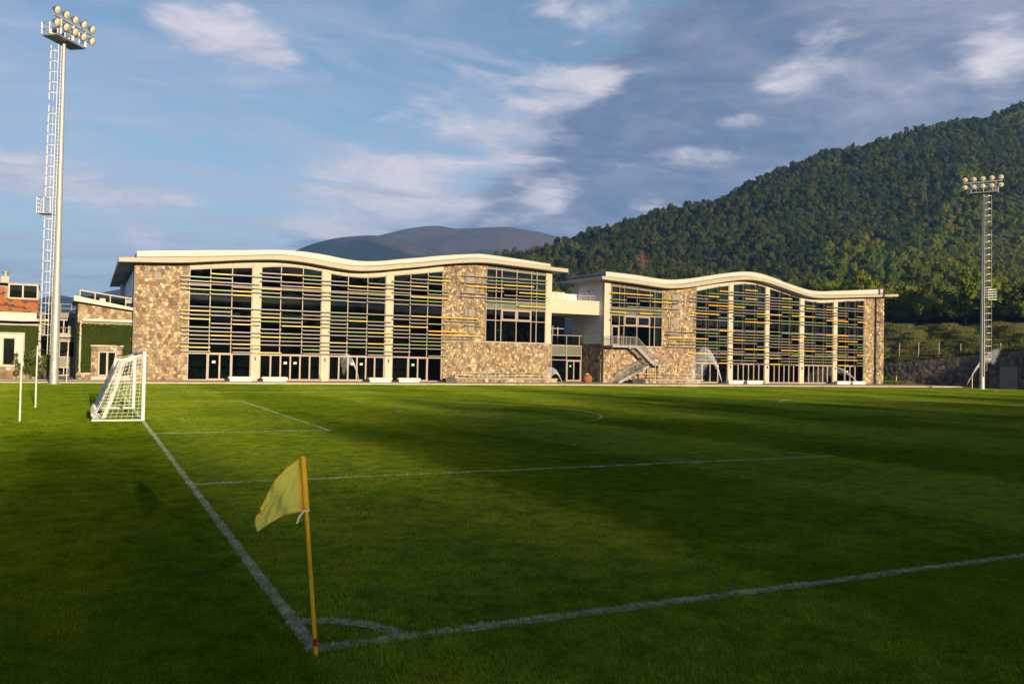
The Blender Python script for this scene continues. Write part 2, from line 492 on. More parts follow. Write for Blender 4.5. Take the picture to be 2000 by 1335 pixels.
# ------------------------------------------------------------------ mesh helpers
class MB:
    def __init__(self):
        self.v, self.f, self.c = [], [], []

    def add(self, vs, fs, col=None):
        o = len(self.v)
        self.v += [tuple(p) for p in vs]
        self.f += [tuple(i + o for i in f) for f in fs]
        if col is not None:
            self.c += [col] * len(vs)
        return self

    def box(self, x0, x1, y0, y1, z0, z1):
        if x0 > x1: x0, x1 = x1, x0
        if y0 > y1: y0, y1 = y1, y0
        if z0 > z1: z0, z1 = z1, z0
        return self.add([(x0, y0, z0), (x1, y0, z0), (x1, y1, z0), (x0, y1, z0), (x0, y0, z1), (x1, y0, z1), (x1, y1, z1), (x0, y1, z1)],
                        [(0, 3, 2, 1), (4, 5, 6, 7), (0, 1, 5, 4), (1, 2, 6, 5), (2, 3, 7, 6), (3, 0, 4, 7)])

    def bar(self, a, b, w, h=None, up=(0, 0, 1)):
        """square bar between two points"""
        h = h or w
        a, b = Vector(a), Vector(b)
        d = (b - a).normalized()
        upv = Vector(up)
        if abs(d.dot(upv)) > 0.98:
            upv = Vector((0, 1, 0))
        s = d.cross(upv).normalized()
        t = s.cross(d)
        vs = []
        for p in (a, b):
            for i, j in ((-1, -1), (1, -1), (1, 1), (-1, 1)):
                vs.append(p + s * (i * w / 2) + t * (j * h / 2))
        return self.add(vs, [(3, 2, 1, 0), (4, 5, 6, 7), (0, 1, 5, 4), (1, 2, 6, 5), (2, 3, 7, 6), (3, 0, 4, 7)])

    def tube(self, pts, rad, n=8, cap=True):
        pts = [Vector(p) for p in pts]
        rads = rad if isinstance(rad, (list, tuple)) else [rad] * len(pts)
        vs, fs = [], []
        for i, p in enumerate(pts):
            d = (pts[min(i + 1, len(pts) - 1)] - pts[max(i - 1, 0)]).normalized()
            upv = Vector((0, 0, 1)) if abs(d.z) < 0.95 else Vector((0, 1, 0))
            s = d.cross(upv).normalized()
            t = s.cross(d)
            for k in range(n):
                a = 2 * math.pi * k / n
                vs.append(p + s * (math.cos(a) * rads[i]) + t * (math.sin(a) * rads[i]))
        for i in range(len(pts) - 1):
            for k in range(n):
                fs.append((i * n + k, i * n + (k + 1) % n, (i + 1) * n + (k + 1) % n, (i + 1) * n + k))
        if cap:
            fs.append(tuple(range(n))[::-1])
            fs.append(tuple((len(pts) - 1) * n + k for k in range(n)))
        return self.add(vs, fs)

    def prism(self, poly, y0, y1, axis='y'):
        """polygon (a,b) pulled along an axis: y -> (a, y, b); z -> (a, b, z); x -> (x, a, b)"""
        n = len(poly)
        mk = {'y': lambda a, b, t: (a, t, b), 'z': lambda a, b, t: (a, b, t), 'x': lambda a, b, t: (t, a, b)}[axis]
        vs = [mk(a, b, y0) for a, b in poly] + [mk(a, b, y1) for a, b in poly]
        fs = [tuple(range(n)), tuple(range(2 * n - 1, n - 1, -1))]
        for i in range(n):
            j = (i + 1) % n
            fs.append((i, i + n, j + n, j))
        return self.add(vs, fs)

    def strip(self, top, bot, y0, y1):
        """wall between two (x, z) curves of the same length, from depth y0 to y1"""
        n = len(top)
        vs = [(x, y0, z) for x, z in bot] + [(x, y0, z) for x, z in top] + [(x, y1, z) for x, z in bot] + [(x, y1, z) for x, z in top]
        fs = []
        for i in range(n - 1):
            fs += [(i, i + 1, n + i + 1, n + i), (2 * n + i + 1, 2 * n + i, 3 * n + i, 3 * n + i + 1),
                   (n + i, n + i + 1, 3 * n + i + 1, 3 * n + i), (i + 1, i, 2 * n + i, 2 * n + i + 1)]
        fs += [(0, n, 3 * n, 2 * n), (n - 1, 3 * n - 1, 4 * n - 1, 2 * n - 1)]
        return self.add(vs, fs)

    def mesh(self, name, mat, smooth=False, recalc=True):
        me = bpy.data.meshes.new(name)
        me.from_pydata(self.v, [], self.f)
        me.materials.append(MATS[mat])
        if self.c:
            at = me.color_attributes.new('tone', 'FLOAT_COLOR', 'POINT')
            at.data.foreach_set('color', np.array([(c[0], c[1], c[2], 1.0) for c in self.c], dtype=np.float32).ravel())
        if recalc:
            import bmesh
            bm = bmesh.new()
            bm.from_mesh(me)
            bmesh.ops.recalc_face_normals(bm, faces=bm.faces)
            bm.to_mesh(me)
            bm.free()
        if smooth:
            me.shade_smooth()
            me.set_sharp_from_angle(angle=R(40))
        return me

    def build(self, name, mat, parent=None, smooth=False, recalc=True):
        o = bpy.data.objects.new(name, self.mesh(name, mat, smooth, recalc))
        COL.objects.link(o)
        if parent is not None:
            o.parent = parent
        return o


def tag(o, label=None, cat=None, group=None, kind=None):
    if label: o['label'] = label
    if cat: o['category'] = cat
    if group: o['group'] = group
    if kind: o['kind'] = kind
    return o


def empty(name, loc=(0, 0, 0), rz=0.0, label=None, cat=None, group=None):
    o = bpy.data.objects.new(name, None)
    o.location = loc
    o.rotation_euler = (0, 0, rz)
    o.empty_display_size = 0.3
    COL.objects.link(o)
    return tag(o, label, cat, group)


def copy_tree(o, parent=None):
    c = o.copy()
    COL.objects.link(c)
    if parent is not None:
        c.parent = parent
    for ch in list(o.children):
        copy_tree(ch, c)
    return c


def interp(curve):
    xs = [p[0] for p in curve]
    zs = [p[1] for p in curve]
    # smooth cubic (Catmull-Rom) through the points
    def f(x):
        if x <= xs[0]: return zs[0] + (x - xs[0]) * (zs[1] - zs[0]) / (xs[1] - xs[0])
        if x >= xs[-1]: return zs[-1] + (x - xs[-1]) * (zs[-1] - zs[-2]) / (xs[-1] - xs[-2])
        i = max(k for k in range(len(xs) - 1) if xs[k] <= x)
        h = xs[i + 1] - xs[i]
        t = (x - xs[i]) / h
        m0 = (zs[i + 1] - zs[max(i - 1, 0)]) / (xs[i + 1] - xs[max(i - 1, 0)])
        j = min(i + 2, len(xs) - 1)
        m1 = (zs[j] - zs[i]) / (xs[j] - xs[i])
        return ((2 * t**3 - 3 * t**2 + 1) * zs[i] + (t**3 - 2 * t**2 + t) * h * m0 + (-2 * t**3 + 3 * t**2) * zs[i + 1] + (t**3 - t**2) * h * m1)
    return f


def instancer(name, pts, rots, scales, idx, protos, kind='stuff'):
    """one object of many scattered copies (geometry nodes), for what nobody could count"""
    me = bpy.data.meshes.new(name)
    me.from_pydata([tuple(p) for p in pts], [], [])
    n = len(pts)
    a = me.attributes.new('rot', 'FLOAT_VECTOR', 'POINT'); a.data.foreach_set('vector', np.asarray(rots, dtype=np.float32).ravel())
    a = me.attributes.new('size', 'FLOAT_VECTOR', 'POINT'); a.data.foreach_set('vector', np.asarray(scales, dtype=np.float32).ravel())
    a = me.attributes.new('pick', 'INT', 'POINT'); a.data.foreach_set('value', np.asarray(idx, dtype=np.int32))
    o = bpy.data.objects.new(name, me)
    COL.objects.link(o)
    tag(o, kind=kind)
    pc = bpy.data.collections.new(name + '_kinds')
    for i, p in enumerate(protos):
        po = bpy.data.objects.new('%s_kind_%02d' % (name, i), p)
        pc.objects.link(po)
    gt = bpy.data.node_groups.new(name + '_scatter', 'GeometryNodeTree')
    gt.interface.new_socket('Geometry', in_out='INPUT', socket_type='NodeSocketGeometry')
    gt.interface.new_socket('Geometry', in_out='OUTPUT', socket_type='NodeSocketGeometry')
    nd = gt.nodes
    gi, go = nd.new('NodeGroupInput'), nd.new('NodeGroupOutput')
    ip = nd.new('GeometryNodeInstanceOnPoints')
    ci = nd.new('GeometryNodeCollectionInfo')
    ci.inputs[0].default_value = pc
    ci.inputs[1].default_value = True
    ci.inputs[2].default_value = True

    def attr(nm, ty):
        x = nd.new('GeometryNodeInputNamedAttribute')
        x.data_type = ty
        x.inputs[0].default_value = nm
        return x.outputs[0]
    L = gt.links
    L.new(gi.outputs[0], ip.inputs['Points'])
    L.new(ci.outputs[0], ip.inputs['Instance'])
    ip.inputs['Pick Instance'].default_value = True
    L.new(attr('pick', 'INT'), ip.inputs['Instance Index'])
    L.new(attr('rot', 'FLOAT_VECTOR'), ip.inputs['Rotation'])
    L.new(attr('size', 'FLOAT_VECTOR'), ip.inputs['Scale'])
    L.new(ip.outputs[0], go.inputs[0])
    md = o.modifiers.new('scatter', 'NODES')
    md.node_group = gt
    return o
# ------------------------------------------------------------------ ground and pitch
PW, PL = 60.17, 92.26            # width of the pitch (along y) and its length (along x)
PC = PW / 2


def sheet(name, mat, x0, x1, y0, y1, z, nx=1, ny=1, kind='structure'):
    mb = MB()
    for i in range(nx):
        for j in range(ny):
            a0, a1 = x0 + (x1 - x0) * i / nx, x0 + (x1 - x0) * (i + 1) / nx
            b0, b1 = y0 + (y1 - y0) * j / ny, y0 + (y1 - y0) * (j + 1) / ny
            mb.add([(a0, b0, z), (a1, b0, z), (a1, b1, z), (a0, b1, z)], [(0, 1, 2, 3)])
    return tag(mb.build(name, mat, recalc=False), kind=kind)


sheet('ground', 'bank_soil', -4500, 6500, -380, 6500, -0.06)
sheet('lawn', 'turf', -60, 101.2, -34, 66.7, 0.0)


def kerb_and_paving():
    mb = MB().box(-60, 104, 66.72, 66.98, -0.05, 0.10)
    tag(mb.build('kerb', 'kerb'), kind='structure')
    mb = MB().box(-60, 1.3, 66.99, 69.9, -0.05, 0.088)
    tag(mb.build('road', 'asphalt'), kind='structure')
    mb = MB().box(-60, 1.3, 69.91, 72.4, -0.05, 0.13)
    tag(mb.build('pavement', 'concrete'), kind='structure')
    mb = MB().box(1.31, 104, 66.99, 80, -0.05, 0.12)
    tag(mb.build('terrace', 'kerb'), kind='structure')
    mb = MB().box(-60, 1.3, 72.41, 110, -0.05, 0.09)
    tag(mb.build('yard', 'concrete'), kind='structure')


kerb_and_paving()

LINES = []          # (name, kind, data) of painted lines, used again for the painted blades


def line_rect(name, x0, x1, y0, y1, worn=False):
    LINES.append(('r', x0, x1, y0, y1) if not worn else ('w',))
    sheet(name, 'line_worn' if worn else 'line_paint', x0, x1, y0, y1, 0.004 + 0.0004 * len(LINES))


def line_arc(name, cx, cy, r, a0, a1, w=0.12):
    LINES.append(('a', cx, cy, r - w / 2, a0, a1, w))
    n = max(8, int(abs(a1 - a0) * r / 0.35))
    mb = MB()
    vs, fs = [], []
    z = 0.004 + 0.0004 * len(LINES)
    for i in range(n + 1):
        a = a0 + (a1 - a0) * i / n
        vs += [(cx + (r - w) * math.cos(a), cy + (r - w) * math.sin(a), z), (cx + r * math.cos(a), cy + r * math.sin(a), z)]
    for i in range(n):
        fs.append((2 * i, 2 * i + 1, 2 * i + 3, 2 * i + 2))
    mb.add(vs, fs)
    tag(mb.build(name, 'line_paint', recalc=False), kind='structure')


W_ = 0.12
line_rect('goal_line', 0, W_, 0, PW)
line_rect('touchline', 0, PL, 0, W_)
line_rect('touchline', 0, PL, PW - W_, PW, worn=True)
line_rect('goal_line', PL - W_, PL, 0, PW)
line_rect('halfway_line', PL / 2 - W_ / 2, PL / 2 + W_ / 2, 0, PW, worn=True)
for d, nm in ((16.5, 'penalty_area_line'), (5.5, 'goal_area_line')):
    hw = 3.66 + d
    line_rect(nm, 0, d, PC - hw, PC - hw + W_)
    line_rect(nm, 0, d, PC + hw - W_, PC + hw)
    line_rect(nm, d - W_, d, PC - hw, PC + hw, worn=d > 10)
line_arc('corner_arc', 0, 0, 0.90, 0, math.pi / 2)
line_arc('corner_arc', 0, PW, 0.95, -math.pi / 2, 0)
_a = math.acos(5.5 / 9.15)
line_arc('penalty_arc', 11, PC, 9.15, -_a, _a)
line_arc('centre_circle', PL / 2, PC, 9.15, 0, 2 * math.pi)
line_arc('penalty_spot', 11, PC, 0.11, 0, 2 * math.pi, 0.10)
line_arc('centre_spot', PL / 2, PC, 0.14, 0, 2 * math.pi, 0.13)


def blade_patch(name, mat, size, n, h0, h1, w, lean, seed, sx=None):
    rg = np.random.default_rng(seed)
    sx = sx or size
    x = rg.uniform(-sx / 2, sx / 2, n)
    y = rg.uniform(-size / 2, size / 2, n)
    h = rg.uniform(h0, h1, n)
    a = rg.uniform(0, 2 * np.pi, n)
    ln = rg.normal(lean, 0.28, n)
    lt = rg.normal(0, 0.30, n)
    wd = w * rg.uniform(0.7, 1.3, n)
    dx, dy = np.cos(a) * wd / 2, np.sin(a) * wd / 2
    v = np.zeros((n, 5, 3))
    v[:, 0] = np.stack([x - dx, y - dy, np.full(n, -0.004)], -1)
    v[:, 1] = np.stack([x + dx, y + dy, np.full(n, -0.004)], -1)
    mx, my = ln * h * 0.35, lt * h * 0.35
    v[:, 2] = np.stack([x + dx * .8 + mx, y + dy * .8 + my, h * 0.6], -1)
    v[:, 3] = np.stack([x - dx * .8 + mx, y - dy * .8 + my, h * 0.6], -1)
    v[:, 4] = np.stack([x + ln * h, y + lt * h, h], -1)
    b = (np.arange(n) * 5)[:, None]
    q = b + np.array([[0, 1, 2, 3]])
    t = b + np.array([[3, 2, 4]])
    me = bpy.data.meshes.new(name)
    me.from_pydata(v.reshape(-1, 3).tolist(), [], q.tolist() + t.tolist())
    me.materials.append(MATS[mat])
    return me


def lean_angle(x, y):
    i = np.floor(x / 5.5).astype(int) % 2
    j = np.floor((y - 1.0) / 5.5).astype(int) % 2
    vx = np.where(j == 0, 0.55, -0.55)
    vy = np.where(i == 0, 1.0, -1.0)
    return np.arctan2(vy, vx)


def band(x, y):
    """which way the mower last went: strips up the pitch, crossed lightly by strips along it"""
    rg = np.random.default_rng(2)
    i = np.floor(x / 5.5).astype(int) % 2
    j = np.floor((y - 1.0) / 5.5).astype(int) % 2
    u = rg.random(x.size)
    return np.where(i == 1, (u < np.where(j == 1, .95, .62)), (u < np.where(j == 1, .40, .06))).astype(int)


def mown_grass():
    rg = np.random.default_rng(5)
    cx, cy = -1.7, -7.2
    pts, rots, sc, ix = [], [], [], []
    # fine patches near the camera side of the pitch
    step = 0.42
    gx, gy = np.meshgrid(np.arange(-22, 34, step), np.arange(-6, 24, step))
    gx = gx.ravel() + rg.uniform(-.13, .13, gx.size)
    gy = gy.ravel() + rg.uniform(-.13, .13, gy.size)
    dd = np.hypot(gx - cx, gy - cy)
    ang = np.abs((np.arctan2(gx - cx, gy - cy) - R(26.1) + np.pi) % (2 * np.pi) - np.pi)
    k = (dd < 28) & (dd > 3.0) & (ang < R(48))
    x, y = gx[k], gy[k]
    pts.append(np.stack([x, y, np.zeros_like(x)], -1))
    rots.append(np.stack([0 * x, 0 * x, lean_angle(x, y) + rg.normal(0, .35, x.size)], -1))
    s = rg.uniform(.85, 1.15, x.size)
    sc.append(np.stack([s, s, s * rg.uniform(.8, 1.25, x.size)], -1))
    ix.append(rg.integers(0, 3, x.size) + 3 * band(x, y))
    # coarser patches beyond
    step = 1.05
    gx, gy = np.meshgrid(np.arange(-58, 101, step), np.arange(-6, 66.2, step))
    gx = gx.ravel() + rg.uniform(-.4, .4, gx.size)
    gy = gy.ravel() + rg.uniform(-.4, .4, gy.size)
    dd = np.hypot(gx - cx, gy - cy)
    ang = np.abs((np.arctan2(gx - cx, gy - cy) - R(26.1) + np.pi) % (2 * np.pi) - np.pi)
    k = ((dd >= 27.5) | (ang >= R(47))) & (ang < R(75)) & (gy < 65.9) & (gx < 100.5)
    x, y = gx[k], gy[k]
    pts.append(np.stack([x, y, np.zeros_like(x)], -1))
    rots.append(np.stack([0 * x, 0 * x, lean_angle(x, y) + rg.normal(0, .35, x.size)], -1))
    s = rg.uniform(.9, 1.15, x.size)
    sc.append(np.stack([s, s, s * rg.uniform(.85, 1.2, x.size)], -1))
    ix.append(rg.integers(6, 9, x.size) + 3 * band(x, y))
    protos = []
    for nm, a in (('grass_fine', (0.72, 950, .018, .038, .0052, .7)), ('grass_wide', (1.55, 2000, .020, .040, .010, .65))):
        for mt in ('grass_blade', 'grass_blade_cross'):
            protos += [blade_patch(nm, mt, *a, 20 + len(protos) + i) for i in range(3)]
    instancer('grass', np.concatenate(pts), np.concatenate(rots), np.concatenate(sc), np.concatenate(ix), protos)
    # blades that carry the white paint
    P, A = [], []
    for l in LINES:
        if l[0] == 'w':
            continue
        if l[0] == 'r':
            _, x0, x1, y0, y1 = l
            along_x = (x1 - x0) > (y1 - y0)
            Lg = max(x1 - x0, y1 - y0)
            n = int(Lg / 0.16)
            for t in (np.arange(n) + .5) / n:
                P.append((x0 + (x1 - x0) * t, (y0 + y1) / 2) if along_x else ((x0 + x1) / 2, y0 + (y1 - y0) * t))
                A.append(0.0 if along_x else math.pi / 2)
        else:
            _, ax, ay, r, a0, a1, w = l
            n = max(6, int(abs(a1 - a0) * r / 0.16))
            for t in (np.arange(n) + .5) / n:
                a = a0 + (a1 - a0) * t
                P.append((ax + r * math.cos(a), ay + r * math.sin(a)))
                A.append(a + math.pi / 2)
    P, A = np.array(P), np.array(A)
    keep = np.hypot(P[:, 0] - cx, P[:, 1] - cy) < 75
    P, A = P[keep], A[keep]
    n = len(P)
    protos = [blade_patch('painted_tuft', 'painted_blade', 0.105, 190, .022, .043, .005, .3, 50 + i, 0.22) for i in range(4)]
    instancer('painted_grass', np.c_[P + rg.normal(0, .006, P.shape), np.full(n, 0.003)], np.c_[np.zeros((n, 2)), A + rg.integers(0, 2, n) * np.pi],
              np.c_[np.ones(n), rg.uniform(.85, 1.12, n), rg.uniform(.8, 1.2, n)], rg.integers(0, 4, n), protos)


mown_grass()
# ------------------------------------------------------------------ the two halls
TH = math.atan(0.04)
FAC = (0.0, 71.2, 0.0)           # facade frame: x along the front, -y towards the pitch
GZ = 0.12                        # terrace level


def fac_pt(u, d, z=0.0):
    return (FAC[0] + u * math.cos(TH) - d * math.sin(TH), FAC[1] + u * math.sin(TH) + d * math.cos(TH), z)


def clip(poly, a, b, c):
    """keep the side a*x + b*y <= c"""
    out = []
    for i in range(len(poly)):
        p, q = poly[i], poly[(i + 1) % len(poly)]
        dp, dq = a * p[0] + b * p[1] - c, a * q[0] + b * q[1] - c
        if dp <= 0: out.append(p)
        if dp * dq < 0:
            t = dp / (dp - dq)
            out.append((p[0] + (q[0] - p[0]) * t, p[1] + (q[1] - p[1]) * t))
    return out


def rubble(u0, u1, z0, ztop, size, seed):
    """irregular stones that fill a wall: list of (polygon, colour)"""
    rg = random.Random(seed)
    zt = ztop if callable(ztop) else (lambda u: ztop)
    zmax = max(zt(u0 + (u1 - u0) * i / 20) for i in range(21))
    nx, nz = max(1, round((u1 - u0) / size)), max(1, round((zmax - z0) / size))
    dx, dz = (u1 - u0) / nx, (zmax - z0) / nz
    seeds = {}
    for i in range(-1, nx + 1):
        for j in range(-1, nz + 1):
            if rg.random() < 0.10 and 0 <= i < nx:
                continue
            seeds[(i, j)] = (u0 + (i + .5 + rg.uniform(-.42, .42) + .25 * (j % 2)) * dx, z0 + (j + .5 + rg.uniform(-.42, .42)) * dz)
    out = []
    pal = [((0.328, 0.251, 0.165), 5), ((0.278, 0.211, 0.141), 4.5), ((0.374, 0.293, 0.198), 4), ((0.224, 0.171, 0.118), 4), ((0.299, 0.209, 0.128), 2.0), ((0.424, 0.353, 0.256), 1.9), ((0.162, 0.127, 0.095), 3.6), ((0.253, 0.169, 0.109), 1.2), ((0.237, 0.199, 0.159), 2.6), ((0.474, 0.409, 0.318), 0.8)]
    cols, ws = [p[0] for p in pal], [p[1] for p in pal]
    for (i, j), (x, z) in seeds.items():
        poly = [(x - 3 * dx, z - 3 * dz), (x + 3 * dx, z - 3 * dz), (x + 3 * dx, z + 3 * dz), (x - 3 * dx, z + 3 * dz)]
        for di in range(-3, 4):
            for dj in range(-3, 4):
                s = seeds.get((i + di, j + dj))
                if s is None or (di == 0 and dj == 0): continue
                a, b = s[0] - x, s[1] - z
                L = math.hypot(a, b)
                poly = clip(poly, a, b, a * (x + s[0]) / 2 + b * (z + s[1]) / 2 - L * 0.003)
                if len(poly) < 3: break
            if len(poly) < 3: break
        if len(poly) < 3: continue
        e = 0.006
        poly = clip(poly, -1, 0, -(u0 + e))
        if len(poly) >= 3: poly = clip(poly, 1, 0, u1 - e)
        if len(poly) >= 3: poly = clip(poly, 0, -1, -(z0 + e))
        if len(poly) < 3: continue
        h = 0.15
        sl = (zt(x + h) - zt(x - h)) / (2 * h)
        poly = clip(poly, -sl, 1, zt(x) - sl * x - 0.03)
        if len(poly) < 3: continue
        q = []
        for p in poly:                      # drop tiny edges
            if not q or math.hypot(p[0] - q[-1][0], p[1] - q[-1][1]) > 0.035: q.append(p)
        if len(q) < 3: continue
        ar = 0.5 * abs(sum(q[k][0] * q[(k + 1) % len(q)][1] - q[(k + 1) % len(q)][0] * q[k][1] for k in range(len(q))))
        if ar < 0.012: continue
        c = rg.choices(cols, ws)[0]
        t = rg.uniform(.80, 1.18)
        out.append((q, (c[0] * t, c[1] * t * rg.uniform(.95, 1.05), c[2] * t * rg.uniform(.88, 1.12)), ar))
    return out


def stone_into(mb, poly, col, depth, proud, side=None):
    cx = sum(p[0] for p in poly) / len(poly)
    cz = sum(p[1] for p in poly) / len(poly)
    n = len(poly)
    vs = []
    for k, y in ((1.0, depth + 0.03), (0.975, depth - proud * .6), (0.88, depth - proud)):
        vs += [((p[0] - cx) * k + cx, y, (p[1] - cz) * k + cz) for p in poly]
    if side is not None:                     # wall that runs back from the front: (u, y, z) -> (u = side + y, y = u)
        vs = [(side + y, a, z) for a, y, z in vs]
    fs = []
    for r in (0, 1):
        for i in range(n):
            j = (i + 1) % n
            fs.append((r * n + i, r * n + j, (r + 1) * n + j, (r + 1) * n + i))
    fs.append(tuple(2 * n + i for i in range(n)))
    mb.add(vs, fs, col)


def stonework(root, zones, limit=300):
    """zones: (wall part, list of stones, depth, side). The largest are sub-parts of their wall, the others one part of kind stuff."""
    rg = random.Random(3)
    every = [(s[2] * w, wall, s, depth, side) for wall, st, depth, side, w in zones for s in st]
    every.sort(key=lambda e: -e[0])
    rest = MB()
    for k, (_, wall, (poly, col, ar), depth, side) in enumerate(every):
        proud = rg.uniform(0.035, 0.085)
        if k < limit:
            mb = MB()
            stone_into(mb, poly, col, depth, proud, side)
            mb.build('stone', 'stone', wall)
        else:
            stone_into(rest, poly, col, depth, proud, side)
    if rest.v:
        tag(rest.build('stonework', 'stone', root), kind='stuff')


Z_T = [2.52, 3.70, 6.52, 7.60, 8.50]         # sill and transom levels of the tall glazing
FRAME = 0.075


def pane(parent, u0, u1, z0, za, zb=None, d=0.06):
    zb = za if zb is None else zb
    mb = MB().prism([(u0, z0), (u1, z0), (u1, zb), (u0, za)], d, d + 0.02)
    return mb.build('pane', 'glass', parent)


def tall_window(root, us, top, fins):
    """one bay of curtain wall: us = left edge, mullions, right edge; curved head"""
    fr = MB()
    w = FRAME
    for i, u in enumerate(us):
        a = u if i == 0 else (u - w if i == len(us) - 1 else u - w / 2)
        fr.box(a, a + w, -0.04, 0.10, Z_T[0], top(min(max(u, us[0]), us[-1])) + 0.02)
    for z in Z_T[:1] + Z_T[1:]:
        fr.box(us[0] + .002, us[-1] - .002, -0.03, 0.09, z - 0.03, z + 0.03)
    n = 16
    tp = [(us[0] + (us[-1] - us[0]) * i / n, top(us[0] + (us[-1] - us[0]) * i / n)) for i in range(n + 1)]
    fr.strip([(u, z + .05) for u, z in tp], [(u, z - .03) for u, z in tp], -0.035, 0.095)
    f = fr.build('window', 'frame_mauve', root)
    for a, b in zip(us, us[1:]):
        zs = Z_T + [None]
        for z0, z1 in zip(zs, zs[1:]):
            if z1 is None:
                pane(f, a + w / 2, b - w / 2, z0 + .03, top(a) - .02, top(b) - .02)
            else:
                pane(f, a + w / 2, b - w / 2, z0 + .03, z1 - .03)
    if fins:                                   # upright fins that carry the slats
        for u in us[1:-1]:
            MB().box(u - .025, u + .025, -0.46, -0.30, Z_T[0] + .1, top(u) + 0.05).build('fin', 'dark_metal', root)


def glazed_door(root, u0, u1, z1, leaves=2, notes=(), name='door', d=0.0):
    """a frame with leaves of glass; returns the frame"""
    fr = MB()
    w = 0.11
    z0 = GZ + 0.02
    fr.box(u0, u0 + w, d - .06, d + .08, z0, z1)
    fr.box(u1 - w, u1, d - .06, d + .08, z0, z1)
    fr.box(u0 + w, u1 - w, d - .06, d + .08, z1 - w, z1)
    fr.box(u0 + w, u1 - w, d - .06, d + .08, z0, z0 + .16)
    st = (u1 - u0 - 2 * w) / leaves
    for i in range(1, leaves):
        m = u0 + w + st * i
        fr.box(m - .07, m + .07, d - .055, d + .07, z0 + .16, z1 - w)
    f = fr.build(name, 'frame_mauve', root)
    for i in range(leaves):
        a = u0 + w + st * i + (.07 if i else 0)
        b = u0 + w + st * (i + 1) - (.07 if i < leaves - 1 else 0)
        pane(f, a, b, z0 + .16, z1 - w, d=d + .01)
        for k, (ci, mat, zz) in enumerate(notes):
            if ci == i:
                MB().box((a + b) / 2 - .14, (a + b) / 2 + .14, d - .012, d - .004, zz - .10, zz + .10).build('notice', mat, f)
    if leaves == 2:
        m = (u0 + u1) / 2
        MB().box(m - .05, m - .02, d - .13, d - .07, 1.05, 1.35).build('handle', 'steel', f)
    else:
        m = u0 + w + st * (leaves // 2)
        MB().box(m - .012, m + .018, d - .12, d - .07, 1.05, 1.35).build('handle', 'steel', f)
    return f


def ground_glass(root, u0, u1, z1=Z_T[0]):
    fr = MB()
    w = .08
    z0 = GZ + .02
    fr.box(u0, u0 + w, -.05, .08, z0, z1).box(u1 - w, u1, -.05, .08, z0, z1)
    fr.box(u0 + w, u1 - w, -.05, .08, z0, z0 + .09).box(u0 + w, u1 - w, -.05, .08, z1 - .07, z1)
    f = fr.build('window', 'frame_mauve', root)
    pane(f, u0 + w, u1 - w, z0 + .09, z1 - .07)
    return f


def slats(root, text, dots):
    mats = {'g': 'slat_grey', 'y': 'slat_yellow', 'G': 'slat_green'}
    cache = {}
    for row in text.strip().split('\n'):
        z, *segs = row.split()
        z = float(z)
        for s in segs:
            c = s[0]
            a, b = map(float, s[1:].split(':'))
            o = MB().box(a + .015, b - .015, -.56, -.44, z - .045, z + .045).build('slat', mats[c], root)


def strip_curve(f, a, b, n):
    return [(a + (b - a) * i / n, f(a + (b - a) * i / n)) for i in range(n + 1)]


def roof(root, low_t, low_b, up_t, u0, u1, v0, v1, back, depth_low=-1.3, depth_up=-0.6, nm='roof'):
    """two stepped fascias that follow the wave, over a soffit"""
    n = 90
    lt, lb = strip_curve(low_t, u0, u1, n), strip_curve(low_b, u0, u1, n)
    r = MB().strip(lt, lb, depth_low, depth_low + .10).build(nm, 'fascia_cream', root, smooth=True)
    # soffit and deck
    MB().strip([(u, z + .12) for u, z in lb], [(u, z + .02) for u, z in lb], depth_low + .101, back - .05).build('soffit', 'soffit', r, smooth=True)
    ut = strip_curve(up_t, v0, v1, n)
    ub = [(u, low_t(u) - .06) for u, _ in ut]
    MB().strip(ut, ub, depth_up, depth_up + .14).build('upper_fascia', 'roof_white', r, smooth=True)
    # dark reveal line between the two tiers
    MB().strip([(u, z + .035) for u, z in ut], [(u, z + .003) for u, z in ut], depth_up - .05, depth_up + .2).build('coping', 'steel', r, smooth=True)
    MB().strip([(u, z - .10) for u, z in ut], [(u, low_b(u) + .125) for u, _ in ut], depth_up + .15, back - .4).build('roof_deck', 'roof_top', r, smooth=True)
    # side fascias
    for uu, nm2 in ((u0, 1), (u1, -1)):
        MB().box(uu, uu + nm2 * .10, depth_low + .102, back, low_b(uu) + .0, low_t(uu) - .004).build('side_fascia', 'roof_white', r)
    for uu, nm2 in ((v0, 1), (v1, -1)):
        MB().box(uu, uu + nm2 * .10, depth_up + .142, back - .3, low_t(uu) - .05, up_t(uu) - .004).build('side_fascia', 'roof_white', r)
    MB().strip([(u, low_t(u) + .15) for u, _ in ut], [(u, low_t(u) + .003) for u, _ in ut], depth_up - .012, depth_up - .003).build('reveal', 'panel_joint', r, smooth=True)
    # joints of the fascia boards
    for k in range(1, int((u1 - u0) / 6.2) + 1):
        u = u0 + k * 6.2
        if u < u1 - 1:
            MB().box(u - .012, u + .012, depth_low - .004, depth_low + .02, low_b(u) + .01, low_t(u) - .01).build('joint', 'panel_joint', r)
    return r


def head_trim(root, top, low_b, us):
    """cream band between the glazing head and the soffit, in panels"""
    for a, b in zip(us, us[1:]):
        c = strip_curve(top, a + .012, b - .012, 8)
        t = [(u, low_b(u) + .015) for u, _ in c]
        MB().strip(t, [(u, z + .055) for u, z in c], -0.10, 0.12).build('head_panel', 'cream', root, smooth=True)


def wall_lamp(root, u, z):
    mb = MB().box(u - .05, u + .05, -.25, -.121, z - .16, z + .16)
    mb.box(u - .03, u + .03, -.121, -.10, z - .05, z + .05)
    mb.build('wall_lamp', 'dark_metal', root)


